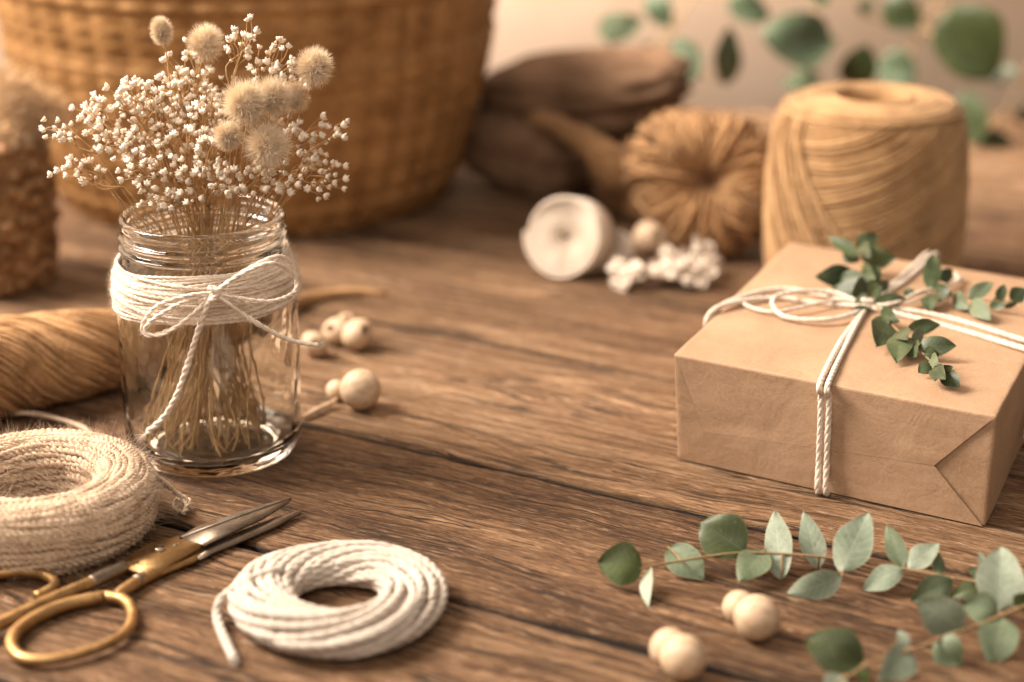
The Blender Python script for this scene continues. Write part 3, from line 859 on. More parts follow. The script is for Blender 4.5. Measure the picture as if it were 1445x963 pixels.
# ------------------------------------------------------------------ leaves
def leaf_mesh(mb, b, t, width, roll=0.0, fold=.15, arch=.12, pointy=.5, toward=None):
    """a leaf from its stalk end b to its tip t; width in cm seen flat; roll turns it about its axis"""
    b, t = np.asarray(b, float), np.asarray(t, float)
    ax = t - b; Ln = np.linalg.norm(ax); ax = ax / Ln
    mid = (b + t) / 2
    view = unit(EYE - mid) if toward is None else unit(toward)
    n = unit(view - ax * (view @ ax)); s = np.cross(ax, n)
    n, s = n * math.cos(roll) + s * math.sin(roll), s * math.cos(roll) - n * math.sin(roll)
    U, Vn = 16, 9
    us = np.linspace(0, 1, U)
    prof = np.sin(PI * us ** (.80 + .1 * (1 - pointy))) ** (.55 + .45 * pointy)
    prof = prof * (1 - .12 * us); prof /= prof.max()
    prof[0] = .06; prof[-1] = .02
    vs = np.linspace(-1, 1, Vn)
    wav = rng.uniform(0, 6); curl = rng.normal() * .8
    V = []; A = []
    for u, p in zip(us, prof):
        for v in vs:
            off = v * p * width * .5 * (1 + .05 * math.sin(9 * u + wav * 3 + (1.7 if v > 0 else 0)))
            z = fold * abs(v) * p * width * .5 + arch * Ln * (4 * u * (1 - u)) - arch * .5 * Ln * v * v * p * .3 + .035 * width * math.sin(5 * u + wav + 2.2 * v) + .10 * curl * Ln * u * u
            V.append(b + ax * (u * Ln) + s * off + n * (z - 0)); A.append((u, v, 0))
    V = np.array(V)
    V2 = V - n * .009
    Q = []
    k = U * Vn
    for i in range(U - 1):
        for j in range(Vn - 1):
            a = i * Vn + j
            Q += [[a, a + 1, a + Vn + 1, a + Vn], [k + a, k + a + Vn, k + a + Vn + 1, k + a + 1]]
    rim = [(i * Vn, (i + 1) * Vn) for i in range(U - 1)] + [((i + 1) * Vn + Vn - 1, i * Vn + Vn - 1) for i in range(U - 1)]
    rim += [((U - 1) * Vn + j, (U - 1) * Vn + j + 1) for j in range(Vn - 1)] + [(j + 1, j) for j in range(Vn - 1)]
    RV = []; RA = []
    for a, b_ in rim:
        q0 = 2 * k + len(RV); Q.append([q0, q0 + 1, q0 + 2, q0 + 3]); RV += [V[a], V[b_], V2[b_], V2[a]]; RA += [A[a], A[b_], A[b_], A[a]]
    mb.add(np.vstack([V, V2, np.array(RV)]), Q, None, A + A + RA)

LM = {'d': M_LEAF_DARK, 'g': M_LEAF_GREEN, 'p': M_LEAF_PALE, 's': M_LEAF_GIFT, 'f': M_LEAF_FAR, 'k': M_LEAF_FAR_DARK}
def petiole(mb, stem_pts, b, r=.03):
    d = np.linalg.norm(stem_pts - b, axis=1); s = stem_pts[np.argmin(d)]
    if d.min() > .03: tube(mb, [s, (s + b) / 2 + [0, 0, .03], b], [r, r * .85, r * .8], 5, .1)

def branch(label, stem, leaves, conv, radius, width_px, group=None, zfloor=.05, name='eucalyptus_branch'):
    P = np.array([conv(*p) for p in stem])
    t_ = thing(name, label, 'eucalyptus', P[0] * [1, 1, 0], group)
    ms = MB(); sp = spline(P, .1)
    n = len(P); rad = np.linspace(radius[0], radius[1], n)
    tube(ms, P, list(rad), 7, .12)
    for (bx, by, bz, tx, ty, tz, w, m, roll, arch, pt) in leaves:
        b, t = conv(bx, by, bz), conv(tx, ty, tz)
        if not group: b = b + [0, .12, -.04]; t = t + [0, .12, -.02]
        b[2] = max(b[2], zfloor); t[2] = max(t[2], zfloor)
        petiole(ms, sp, b, radius[1] * .8)
        ml = MB(); dist = (b + t) / 2 - EYE; scale = FPX / (dist @ FW)
        leaf_mesh(ml, b, t, (1.2 if group else 1.15) * w / scale, roll, rng.uniform(.06, .2), arch, pt)
        ml.build('leaf', LM[m], t_)
    ms.build('stem', M_EUC_STEM, t_)
    return t_

S8 = 2.312
def c8(x, y, z): return at(820 + x / S8, 680 + y / S8, z)
w8 = lambda w: w / S8
# long branch below the parcel (x, y in an enlargement of the photo's lower right corner, z in cm)
st1 = [(150, 292, .65), (270, 268, .75), (400, 246, .8), (520, 232, .85), (640, 235, .85), (760, 243, .85), (890, 258, .85), (1010, 277, .85), (1150, 302, .85), (1300, 328, .95), (1450, 358, 1.1), (1600, 395, 1.2)]
lv1 = [(200, 285, .7, 56, 262, 1.0, w8(128), 'd', .25, .10, .15), (228, 282, .7, 212, 408, .08, w8(52), 'p', .9, .05, .6), (285, 215, .8, 402, 322, .15, w8(100), 'g', -.25, .06, .5),
       (535, 232, .9, 392, 138, 1.5, w8(140), 'd', .2, .09, .1), (600, 222, .9, 515, 352, .12, w8(95), 'g', .3, .08, .6), (655, 322, .12, 640, 104, 1.7, w8(84), 'p', -.2, .05, .6),
       (775, 288, .15, 728, 98, 1.8, w8(72), 'p', .2, .06, .7), (848, 296, .8, 935, 120, 2.0, w8(108), 'p', -.1, .06, .5), (852, 312, .8, 678, 372, .15, w8(84), 'p', -.2, .1, .5),
       (1050, 284, .9, 1000, 146, 1.9, w8(60), 'g', .2, .06, .7), (1052, 288, .9, 922, 358, .12, w8(72), 'p', .3, .1, .5), (1070, 286, .9, 1172, 192, 1.7, w8(68), 'p', -.3, .06, .6),
       (1160, 305, .8, 1172, 236, .9, w8(45), 'g', .5, .05, .5), (1215, 322, .9, 1078, 392, .15, w8(84), 'g', -.2, .1, .5), (1310, 312, .95, 1268, 288, 1.2, w8(40), 'g', .3, .05, .5),
       (1318, 336, .9, 1210, 380, .3, w8(56), 'd', .2, .05, .5), (1362, 425, .5, 1378, 212, 2.4, w8(136), 'p', .1, .06, .2), (1345, 335, 1.0, 1300, 230, 1.9, w8(40), 'p', .4, .05, .6)]
branch('long pale green eucalyptus branch lying before the parcel, above the two bead pairs', st1, lv1, c8, (.045, .06), 1)
st2 = [(790, 690, .5), (880, 630, .55), (960, 586, .6), (1090, 546, .65), (1180, 508, .75), (1300, 466, .9), (1380, 434, 1.05), (1470, 398, 1.2), (1600, 345, 1.3)]
lv2 = [(925, 590, .6, 733, 520, 1.0, w8(132), 'd', .2, .10, .15), (1075, 545, .65, 988, 660, .12, w8(100), 'p', -.3, .1, .5), (1062, 545, .7, 1042, 488, 1.2, w8(42), 'p', .3, .06, .6),
       (1168, 512, .75, 1240, 604, .1, w8(100), 'g', .2, .1, .5), (1380, 448, 1.0, 1342, 590, .12, w8(116), 'g', -.1, .1, .35), (915, 605, .55, 932, 664, .08, w8(44), 'd', .2, .05, .5),
       (1250, 482, .85, 1102, 384, 1.7, w8(118), 'p', -.2, .06, .4), (1362, 432, 1.0, 1252, 400, 1.3, w8(96), 'g', .3, .07, .35), (1420, 415, 1.1, 1470, 372, 1.5, w8(60), 'd', .2, .05, .5),
       (860, 640, .5, 800, 700, .1, w8(80), 'p', .1, .06, .5)]
branch('eucalyptus branch in the bottom right corner with a dark round end leaf', st2, lv2, c8, (.045, .075), 1)

# sprigs tucked under the knot on the parcel
S7 = 1120 / 515.
def c7(x, y, z): return at(930 + x / S7, 320 + y / S7, GH + .15 + z)
w7 = lambda w: w / S7
NG = 'eucalyptus sprigs on the parcel'
branch('upper left eucalyptus sprig on the parcel, pointing back from the knot', [(660, 240, .15), (648, 205, .3), (628, 160, .55), (618, 100, .9), (620, 40, 1.3), (612, 10, 1.5)],
       [(605, 150, .5, 470, 158, .5, w7(58), 's', .1, .08, .6), (620, 90, .9, 728, 98, 1.0, w7(62), 's', .2, .08, .5), (612, 70, 1.1, 668, 22, 1.6, w7(50), 's', -.3, .06, .5), (610, 95, .9, 522, 35, 1.4, w7(40), 's', .5, .06, .7),
        (608, 82, .8, 570, 112, .5, w7(50), 's', .5, .05, .5), (640, 190, .4, 552, 150, .6, w7(62), 's', .2, .08, .4), (630, 185, .4, 672, 118, 1.0, w7(56), 's', -.2, .06, .5), (650, 195, .3, 712, 172, .5, w7(40), 's', .4, .06, .5),
        (640, 205, .3, 530, 185, .15, w7(40), 's', .4, .06, .6), (655, 238, .25, 760, 222, .5, w7(46), 's', .1, .07, .5), (640, 180, .5, 590, 205, .5, w7(62), 's', -.2, .07, .4), (648, 200, .5, 688, 188, .8, w7(50), 's', .1, .07, .5), (622, 130, .7, 655, 160, .9, w7(50), 's', .3, .07, .5), (615, 60, 1.2, 640, 85, 1.4, w7(40), 's', -.2, .07, .5), (650, 225, .35, 600, 232, .3, w7(40), 'g', .2, .07, .5), (645, 250, .2, 582, 272, .12, w7(30), 's', .3, .05, .6)],
       c7, (.05, .03), 1, NG, .1, 'eucalyptus_sprig')
branch('lower eucalyptus sprig on the parcel, trailing towards its front edge', [(655, 225, .2), (690, 275, .3), (740, 325, .3), (790, 370, .3), (825, 405, .3), (850, 430, .35), (870, 445, .4)],
       [(700, 292, .3, 655, 380, .12, w7(76), 's', -.15, .06, .4), (752, 335, .3, 728, 415, .12, w7(70), 's', .2, .08, .4), (770, 355, .3, 800, 408, .12, w7(48), 's', .3, .07, .5), (765, 308, .35, 864, 300, .55, w7(42), 's', .2, .1, .6),
        (795, 372, .35, 912, 364, .6, w7(56), 's', -.3, .07, .5), (830, 360, .4, 880, 345, .8, w7(30), 's', .4, .05, .5), (835, 425, .3, 795, 448, .12, w7(40), 's', .2, .06, .6), (850, 432, .35, 852, 484, .12, w7(34), 's', .3, .06, .6),
        (868, 446, .35, 922, 492, .12, w7(48), 's', -.2, .06, .5), (862, 440, .4, 902, 430, .7, w7(26), 's', .3, .06, .5), (835, 400, .35, 862, 425, .6, w7(34), 'g', .3, .05, .5), (775, 345, .4, 815, 325, .4, w7(36), 'g', .2, .05, .5), (680, 262, .4, 735, 290, .5, w7(44), 's', .2, .07, .5), (690, 275, .35, 672, 330, .2, w7(44), 's', .3, .07, .5), (735, 322, .4, 770, 355, .6, w7(44), 's', -.2, .07, .5), (812, 390, .4, 862, 392, .5, w7(44), 's', .2, .07, .5), (846, 430, .4, 880, 470, .5, w7(40), 's', .1, .07, .5)],
       c7, (.05, .025), 1, NG, .1, 'eucalyptus_sprig')
branch('right eucalyptus sprig on the parcel, its twig running towards the far corner', [(690, 235, .2), (770, 212, .35), (840, 205, .4), (900, 212, .4), (960, 222, .4), (1020, 228, .45), (1075, 228, .5), (1130, 205, .6)],
       [(832, 195, .4, 840, 92, 1.3, w7(48), 's', .1, .06, .6), (860, 165, .6, 905, 132, .9, w7(36), 's', .2, .06, .5), (850, 205, .4, 885, 215, .5, w7(60), 's', -.3, .06, .4), (835, 208, .4, 828, 258, .12, w7(46), 's', .2, .06, .5),
        (905, 208, .4, 952, 255, .15, w7(42), 'g', .3, .07, .6), (950, 220, .45, 1025, 172, 1.0, w7(40), 'g', -.2, .06, .6), (960, 228, .4, 1018, 288, .12, w7(46), 'g', .1, .07, .5), (1040, 228, .45, 1056, 180, 1.0, w7(30), 's', .3, .06, .5),
        (1065, 230, .45, 1012, 245, .12, w7(34), 's', .2, .05, .5), (1078, 226, .5, 1122, 190, 1.0, w7(44), 's', .1, .06, .4), (1075, 232, .5, 1085, 250, .2, w7(34), 's', .2, .06, .5), (770, 214, .35, 760, 190, .6, w7(30), 's', .2, .06, .5), (845, 190, .5, 890, 205, .6, w7(40), 's', .3, .06, .5)],
       c7, (.035, .022), 1, NG, .1, 'eucalyptus_sprig')

# ------------------------------------------------------------------ background eucalyptus, hanging before the wall
S6 = 1444 / 585.
def bgl(cx, cy, w, h, m, ang, Y):
    return (cx, cy, w, h, m, ang, Y)
def garland(label, stem, leaves):
    P = np.array([atY(860 + x / S6, y / S6, Y) for x, y, Y in stem])
    t_ = thing('eucalyptus_branch', label, 'eucalyptus', P[0], 'eucalyptus branches against the wall')
    ms = MB(); tube(ms, P, .13, 7, .4); sp = spline(P, .3)
    for cx, cy, ln, wd, m, ang, Y in leaves:
        ln, wd = ln * 1.12, wd * 1.2
        dx, dy = math.cos(math.radians(ang)) * ln / 2, -math.sin(math.radians(ang)) * ln / 2
        b = atY(860 + (cx - dx) / S6, (cy - dy) / S6, Y); t = atY(860 + (cx + dx) / S6, (cy + dy) / S6, Y - 1)
        petiole(ms, sp, b, .10)
        ml = MB(); leaf_mesh(ml, b, t, wd / S6 / (FPX / ((b - EYE) @ FW)), .15, .08, .06, .2)
        ml.build('leaf', LM[m], t_)
    ms.build('stem', M_EUC_STEM, t_)
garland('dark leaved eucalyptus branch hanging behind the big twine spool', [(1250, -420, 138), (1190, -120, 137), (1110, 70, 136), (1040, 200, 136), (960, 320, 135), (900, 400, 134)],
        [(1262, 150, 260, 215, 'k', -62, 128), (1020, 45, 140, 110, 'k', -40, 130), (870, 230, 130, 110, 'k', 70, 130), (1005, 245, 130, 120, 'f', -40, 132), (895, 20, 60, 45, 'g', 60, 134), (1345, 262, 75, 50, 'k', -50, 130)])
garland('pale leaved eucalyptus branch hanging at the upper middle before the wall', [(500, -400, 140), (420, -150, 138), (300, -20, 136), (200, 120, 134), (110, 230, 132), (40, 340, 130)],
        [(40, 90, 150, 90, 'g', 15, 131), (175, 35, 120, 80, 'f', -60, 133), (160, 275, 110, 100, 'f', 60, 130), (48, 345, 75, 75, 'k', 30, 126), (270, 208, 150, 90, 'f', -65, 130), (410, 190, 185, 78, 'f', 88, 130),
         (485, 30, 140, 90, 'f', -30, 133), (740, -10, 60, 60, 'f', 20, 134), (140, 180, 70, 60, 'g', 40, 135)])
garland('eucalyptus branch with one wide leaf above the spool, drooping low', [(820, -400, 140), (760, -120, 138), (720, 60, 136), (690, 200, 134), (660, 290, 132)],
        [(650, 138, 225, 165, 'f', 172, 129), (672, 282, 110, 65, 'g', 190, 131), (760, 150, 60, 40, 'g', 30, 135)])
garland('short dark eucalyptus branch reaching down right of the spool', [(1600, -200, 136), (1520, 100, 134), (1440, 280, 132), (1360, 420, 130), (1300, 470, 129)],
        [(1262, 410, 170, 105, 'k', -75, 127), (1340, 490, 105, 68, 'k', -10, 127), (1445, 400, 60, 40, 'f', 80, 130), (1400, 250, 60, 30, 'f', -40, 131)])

# ------------------------------------------------------------------ jute spool at lower left
JS = at(58, 752)
js = thing('jute_twine_roll', 'fuzzy pale jute twine roll with a hole, left of the scissors', 'twine roll', JS)
mb = MB()
Rm, rx_, rz_ = 3.26, 1.08, 1.26
def sect(phi, k=1.0):
    e = 2 / 2.7
    c, s_ = np.cos(phi), np.sin(phi)
    return Rm + k * rx_ * np.sign(c) * np.abs(c) ** e, 1.34 + k * rz_ * np.sign(s_) * np.abs(s_) ** e
ph = np.linspace(0, 2 * PI, 60, endpoint=False); r_, z_ = sect(ph, .93)
lathe(mb, np.stack([r_, z_], 1)[::-1], 90, JS, closed=True)
turns = 52; th = np.linspace(0, 2 * PI * turns, turns * 70)
nz = np.interp(th, np.linspace(0, th[-1], turns * 5), rng.normal(size=turns * 5))
phi = -1.4 + 2 * PI * th / th[-1] + .085 * nz + .05 * np.sin(th * 4.3)
r_, z_ = sect(phi, 1.0 + .03 * np.sin(th * 2.7))
P = JS + np.stack([r_ * np.cos(th), r_ * np.sin(th), np.maximum(z_, .12)], 1)
jp = rope(mb, P, .145, 2, .56, .08, 6, smoothed=False, rnd=.20, frac=.6)
# crossing turns of a second, looser layer
for k in range(46):
    t2 = np.linspace(0, 2 * PI * rng.uniform(.4, 1.0), 70) + rng.uniform(0, 6)
    p0 = rng.uniform(-.3, 1.5); sl = rng.uniform(-.35, .35)
    r_, z_ = sect(p0 + sl * (t2 - t2[0]) + .06 * np.sin(t2 * 3 + k), 1.06)
    q = rope(mb, JS + np.stack([r_ * np.cos(t2), r_ * np.sin(t2), np.maximum(z_, .15)], 1), .125, 2, .5, .08, 6, smoothed=False, rnd=.2)
    jp = np.vstack([jp, q])
NH = 15000; i = rng.integers(0, len(jp), NH); cen = JS + unit([0, 0, 1]) * 1.42
rel = jp[i] - cen; rad = np.linalg.norm(rel[:, :2], axis=1)[:, None]; ring = np.hstack([rel[:, :2] / rad * Rm, np.zeros((len(i), 1))])
tang = np.stack([-rel[:, 1], rel[:, 0], 0 * rel[:, 0]], 1)
hairs(mb, jp[i], (rel - ring) * .8 + tang * rng.normal(size=(NH, 1)) * .8 + rng.normal(size=(NH, 3)) * .8, rng.uniform(.12, .5, NH), .0085, 0, 1.0)
k = 500; i = rng.integers(0, len(jp), k)     # long fibres inside the hole
a = rng.uniform(0, 2 * PI, k); bb = JS + np.stack([1.95 * np.cos(a), 1.95 * np.sin(a), rng.uniform(.9, 2.5, k)], 1)
hairs(mb, bb, np.stack([-np.cos(a), -np.sin(a), 0 * a], 1) + rng.normal(size=(k, 3)) * .8, rng.uniform(.3, 1.0, k), .006, 0, .8)
mb.build('twine_coil', M_JUTE_PALE, js)
mb = MB()
p = rope(mb, [at(185, 640, 2.6), at(212, 664, 2.3), at(232, 682, 1.3), at(255, 700, .55), at(268, 708, .3), at(262, 722, .2), at(246, 716, .2), at(250, 704, .35), at(264, 712, .42), at(258, 726, .2)], .11, 2, .5, .06, 6, rnd=.15)
fuzz(mb, p, 260, .25, .006, .1)
hairs(mb, np.repeat(at(254, 716, .25)[None], 90, 0), rng.normal(size=(90, 3)), rng.uniform(.15, .42, 90), .010, 0, .6)
mb.build('loose_end', M_JUTE_PALE, js)
mb = MB()
p = rope(mb, [at(-60, 600, .3), at(-10, 587, .3), at(40, 583, .35), at(85, 592, .4), at(120, 605, .6), at(135, 622, 2.0)], .12, 2, .5, .07, 6, rnd=.12); fuzz(mb, p, 150, .25, .006, .1)
mb.build('loose_end', M_JUTE_PALE, js)

# ------------------------------------------------------------------ white cotton coil
WC = at(478, 866)
wc = thing('cotton_cord_coil', 'thick white cotton cord coiled into a ring, right of the scissors', 'cord coil', WC)
mb = MB()
Rw, ax_, az_ = 2.64, 1.02, .54
def wsect(phi, k): return Rw + k * ax_ * np.cos(phi), .68 + k * az_ * np.sin(phi)
ph = np.linspace(0, 2 * PI, 40, endpoint=False); r_, z_ = wsect(ph, .72)
lathe(mb, np.stack([r_, z_], 1)[::-1], 80, WC, closed=True)
NT = 15
for lay, (kk, nt, q0) in enumerate(((1.0, NT, .86), (1.07, 9, .6))):
    for s in range(nt):
        th = np.linspace(0, 2 * PI, 130)
        nz = np.interp(th, np.linspace(0, 2 * PI, 9), rng.normal(size=9)); nz = nz * np.sin(th / 2) ** .5
        phi = 2 * PI * s / nt * 1.0 + q0 * th + .12 * nz + .12 * np.sin(th + s * .7) + 2.2
        k2 = kk + .05 * np.sin(2 * th + s * 2.4) * np.sin(th / 2) + (.035 if s % 3 == 0 else 0)
        if lay: 
            sel = slice(0, int(130 * rng.uniform(.45, .8))); th = th + rng.uniform(0, 6)
        else: sel = slice(None)
        r_, z_ = wsect(phi, k2)
        wob = 1 + .02 * np.sin(3 * th + 1)
        P = WC + np.stack([r_ * wob * np.cos(th + 2.6), r_ * wob * np.sin(th + 2.6), np.maximum(z_, .13)], 1)[sel]
        p = rope(mb, P, .18 if not lay else .165, 3, 1.4, .09, 7, smoothed=False, taper=bool(lay), frac=.70, rnd=.08)
        fuzz(mb, p, 60, .15, .005, .15)
mb.build('cord_ring', M_COTTON, wc)
mb = MB()
p = rope(mb, [at(400, 802, 1.35), at(362, 814, 1.3), at(334, 830, 1.05), at(312, 846, .75), at(306, 868, .35), at(313, 892, .17), at(322, 912, .16), at(331, 932, .16)], .18, 3, 1.2, .07, 7, rnd=.06, frac=.66)
fuzz(mb, p, 60, .15, .006, .1)
e = at(331, 932, .16); hairs(mb, e + rng.normal(size=(60, 3)) * .07, rng.normal(size=(60, 3)) * .35 + unit(at(336, 944, .14) - e), rng.uniform(.15, .3, 60), .012, 0, .3)
mb.build('loose_end', M_COTTON, wc)

# ------------------------------------------------------------------ scissors
SC = at(232, 775)
sci = thing('scissors', 'small antique brass scissors with dark blades, lying slightly open', 'scissors', SC)
def plate(poly, z0, z1, bev=.03, tilt=None):
    """flat piece lying level: poly of photo points taken at height z1"""
    bm = bmesh.new()
    tv = [bm.verts.new(at(x, y, z1 if tilt is None else z1 + tilt[i])) for i, (x, y) in enumerate(poly)]
    f = bm.faces.new(tv)
    r = bmesh.ops.extrude_face_region(bm, geom=[f])
    for v in r['geom']:
        if isinstance(v, bmesh.types.BMVert): v.co.z -= (z1 - z0)
    bmesh.ops.recalc_face_normals(bm, faces=bm.faces[:])
    bmesh.ops.bevel(bm, geom=bm.edges[:], offset=bev, segments=2, affect='EDGES', clamp_overlap=True)
    bmesh.ops.triangulate(bm, faces=[f for f in bm.faces if len(f.verts) > 4])
    mb = MB(); from_bm(mb, bm); return mb
# upper half: blade, brass plate and straight shank with its ring at the left edge
mbp = plate([(252, 757), (275, 744), (330, 725), (370, 712), (411, 701), (408, 706), (372, 729), (330, 748), (288, 768), (284, 767)], .42, .56, .03)
b1 = mbp.build('blade', M_STEEL, sci, smooth=False)
mbp = plate([(252, 757), (411, 701.5), (411.5, 702.5), (330, 731), (262, 757)], .50, .60, .012); mbp.build('blade_bevel', M_STEEL, b1, smooth=False)
mbp = plate([(172, 794), (182, 783), (210, 767), (250, 756), (270, 757), (286, 764), (283, 770), (240, 793), (206, 809), (196, 806), (178, 800)], .30, .50, .035)
mbp.build('handle', M_BRASS, sci, smooth=False, label='brass shank and hidden left ring')
mb = MB()
tube(mb, [at(196, 796, .42), at(176, 802, .42), at(130, 822, .42), at(70, 848, .42), at(10, 876, .42), at(-50, 900, .45), at(-105, 900, .45), at(-120, 870, .45), at(-90, 838, .45), at(-40, 818, .45), at(10, 808, .45), at(48, 808, .45), at(72, 816, .45), at(76, 828, .45), at(50, 842, .42)],
     [.12, .2, .24, .25, .25, .25, .24, .24, .23, .22, .22, .22, .2, .19, .16], 14, .12)
h1 = mb.build('handle', M_BRASS, sci)
# lower half
mbp = plate([(272, 784), (284, 770), (300, 765), (345, 747), (390, 729), (425, 719), (424, 722), (392, 739), (345, 760), (300, 778), (282, 788)], .12, .28, .03)
b2 = mbp.build('blade', M_STEEL, sci, smooth=False)
mbp = plate([(198, 822), (202, 811), (232, 797), (285, 771), (290, 777), (275, 789), (232, 806), (206, 819)], .10, .30, .035)
mbp.build('handle', M_BRASS, sci, smooth=False)
mb = MB()
tube(mb, [at(250, 792, .26), at(214, 812, .28), at(190, 824, .3), at(172, 836, .3), at(163, 846, .3)], [.16, .2, .24, .24, .2], 14, .1)
ring = [(150, 842), (176, 848), (187, 866), (182, 886), (160, 905), (122, 920), (78, 930), (40, 931), (20, 920), (17, 902), (32, 884), (62, 866), (100, 852), (150, 842)]
P = spline(np.array([at(x, y, .30) for x, y in ring]), .1)
P, s = resample(P, .1); T_, N_, B_ = frames(P)
rad = .215 + .035 * np.sin(s / s[-1] * 2 * PI + 2.5)
N_ = np.tile([0, 0, 1.0], (len(P), 1)); B_ = np.cross(T_, N_); B_ /= np.linalg.norm(B_, axis=1)[:, None]
sweep(mb, P[:-1], N_[:-1], B_[:-1], rad[:-1], 14, s[:-1], closed=True)
mb.build('finger_ring', M_BRASS, sci)
mb = MB(); c_ = at(225, 775, .5)
lathe(mb, [(0, .10), (.15, .095), (.205, .07), (.225, .02), (.225, -.05)], 28, c_, smooth_n=3)
scr = mb.build('screw', M_SCREW, sci)
mb = MB(); sd = unit(gx + .6 * gy); sn = np.cross(sd, [0, 0, 1]); q_ = [c_ + sd * (.19 * a_) + sn * (.03 * b_) + [0, 0, h_] for h_ in (.085, .112) for a_, b_ in ((-1, -1), (1, -1), (1, 1), (-1, 1))]
mb.add(q_, [[0, 3, 2, 1], [4, 5, 6, 7], [0, 1, 5, 4], [1, 2, 6, 5], [2, 3, 7, 6], [3, 0, 4, 7]]); mb.build('slot', M_SLOT_DARK, scr, smooth=False)  # screw slot laid on as a raised dark bar
mb = MB(); c_ = at(247, 770, .5); lathe(mb, [(0, .05), (.06, .045), (.09, .01), (.09, -.05)], 18, c_); mb.build('rivet', M_STEEL, sci)
# dark sleeves added where shanks meet the plates, standing in for shadowed gaps
mb = MB(); tube(mb, [at(128, 823, .42), at(150, 812, .43), at(177, 800, .43)], [.265, .262, .235], 14, .1); mb.build('shade_sleeve', M_STEEL, sci)
mb = MB(); tube(mb, [at(192, 822, .30), at(203, 816, .29)], [.27, .25], 14, .1); mb.build('shade_sleeve', M_STEEL, sci)

# ------------------------------------------------------------------ beads
def bead(px, py, rpx, label, zc=None, hole=.0, axis=(0, 0, 1), squash=(1, 1, 1), name='wooden_bead', lift=0.0):
    z = 1.0
    for _ in range(4):
        p = at(px, py, z); r = rpx / (FPX / ((p - EYE) @ FW)); z = r * squash[2] + lift
    p = at(px, py, z)
    mb = MB(); ball(mb, p, r, 36, squash, hole * r, axis)
    return mb.single(name, M_BEAD, p - [0, 0, z], label, 'bead', 'wooden beads on the table')
bead(1068, 872, 33, 'large pale round bead below the long eucalyptus branch', hole=.0)
bead(1043, 857, 24, 'smaller bead half hidden behind a large round bead, below the branch')
bead(964, 928, 33, 'large pale bead nearest the bottom edge of the photo')
bead(945, 915, 29, 'smaller bead tucked behind the bead at the bottom edge')
bead(509, 550, 29, 'round bead right of the jar beside a small bead and a twig', hole=.0)
bead(475, 551, 15, 'small bead touching a round bead right of the jar', hole=.28, axis=(.9, -.3, .2))
bead(444, 486, 19, 'bead near the twine tail, leftmost of the cluster right of the jar', hole=.25, axis=(.2, -.9, .4), squash=(1.08, .9, .95))
bead(476, 468, 21, 'middle bead of the cluster right of the jar', hole=.3, axis=(-.5, -.7, .5), squash=(1.1, .95, .88))
bead(505, 472, 23, 'rightmost bead of the cluster right of the jar', hole=.3, axis=(.6, -.6, .5), squash=(.92, 1.08, .96))
bead(489, 458, 16, 'small bead at the back of the cluster right of the jar', hole=.3, axis=(.1, -.5, .8), lift=.2)
bead(919, 336, 26, 'tan bead right of the ivory ribbon roll', hole=.25, axis=(.3, -.8, .4))
mb = MB(); tube(mb, [at(428, 590, .13), at(445, 580, .2), at(462, 572, .22), at(476, 563, .35)], [.10, .14, .11, .07], 8, .1)
mb.single('dry_twig', M_BEAD, at(445, 580), 'short pale twig lying beside the small bead', 'twig')

# ------------------------------------------------------------------ raffia hank
RH = at(60, 520)
def hank(mb, P, R, n, r, pitch, step=.3, mid=1.0):
    P = np.asarray(P, float); d = np.r_[0, np.cumsum(np.linalg.norm(np.diff(P, axis=0), axis=1))]
    Pr, s = resample(spline(P, .3), step); Rr = np.interp(s / s[-1], d / d[-1], R)
    T, N_, B_ = frames(Pr)
    sweep(mb, Pr, N_, B_, Rr * .9, 20, s)
    out = []
    for k in range(n):
        ph = 2 * PI * k / n + rng.normal() * .06
        q = rng.uniform(.90, 1.02)
        nz = np.interp(s, np.linspace(0, s[-1], 14), rng.normal(size=14))
        a = ph + 2 * PI * s / pitch + .10 * nz
        off = N_ * np.cos(a)[:, None] + B_ * np.sin(a)[:, None]
        Q = Pr + off * (Rr * q)[:, None]
        Q[:, 2] = np.maximum(Q[:, 2], .06)
        sweep(mb, Q, N_, B_, r * rng.uniform(.7, 1.3) * np.clip(Rr / Rr.max() * 1.4, .4, 1), 5, s)
        out.append(Q)
    return np.vstack(out)
mb = MB()
hp = hank(mb, [at(-230, 575, 2.2), at(-100, 545, 2.2), at(20, 514, 2.1), at(110, 500, 1.95), at(170, 488, 1.65), at(260, 464, 1.05), at(360, 445, .65), at(440, 420, .28), at(500, 412, .2), at(545, 414, .1)],
          [2.1, 2.15, 2.1, 1.95, 1.65, 1.05, .55, .28, .2, .1], 150, .066, 14.0)
i = rng.integers(0, len(hp), 400); hairs(mb, hp[i], rng.normal(size=(400, 3)), rng.uniform(.3, 1.2, 400), .012, .3, .5)
k = 60; b_ = at(30, 548, .5) + rng.normal(size=(k, 3)) * [.8, .3, .1]; hairs(mb, b_, rng.normal(size=(k, 3)) * [.8, .4, .2] + [.2, -.7, -.1], rng.uniform(.6, 1.6, k), .014, 0, .5)
mb.single('raffia_hank', M_RAFFIA, RH, 'twisted golden raffia hank lying behind the jar, tapering to the right', 'raffia hank')

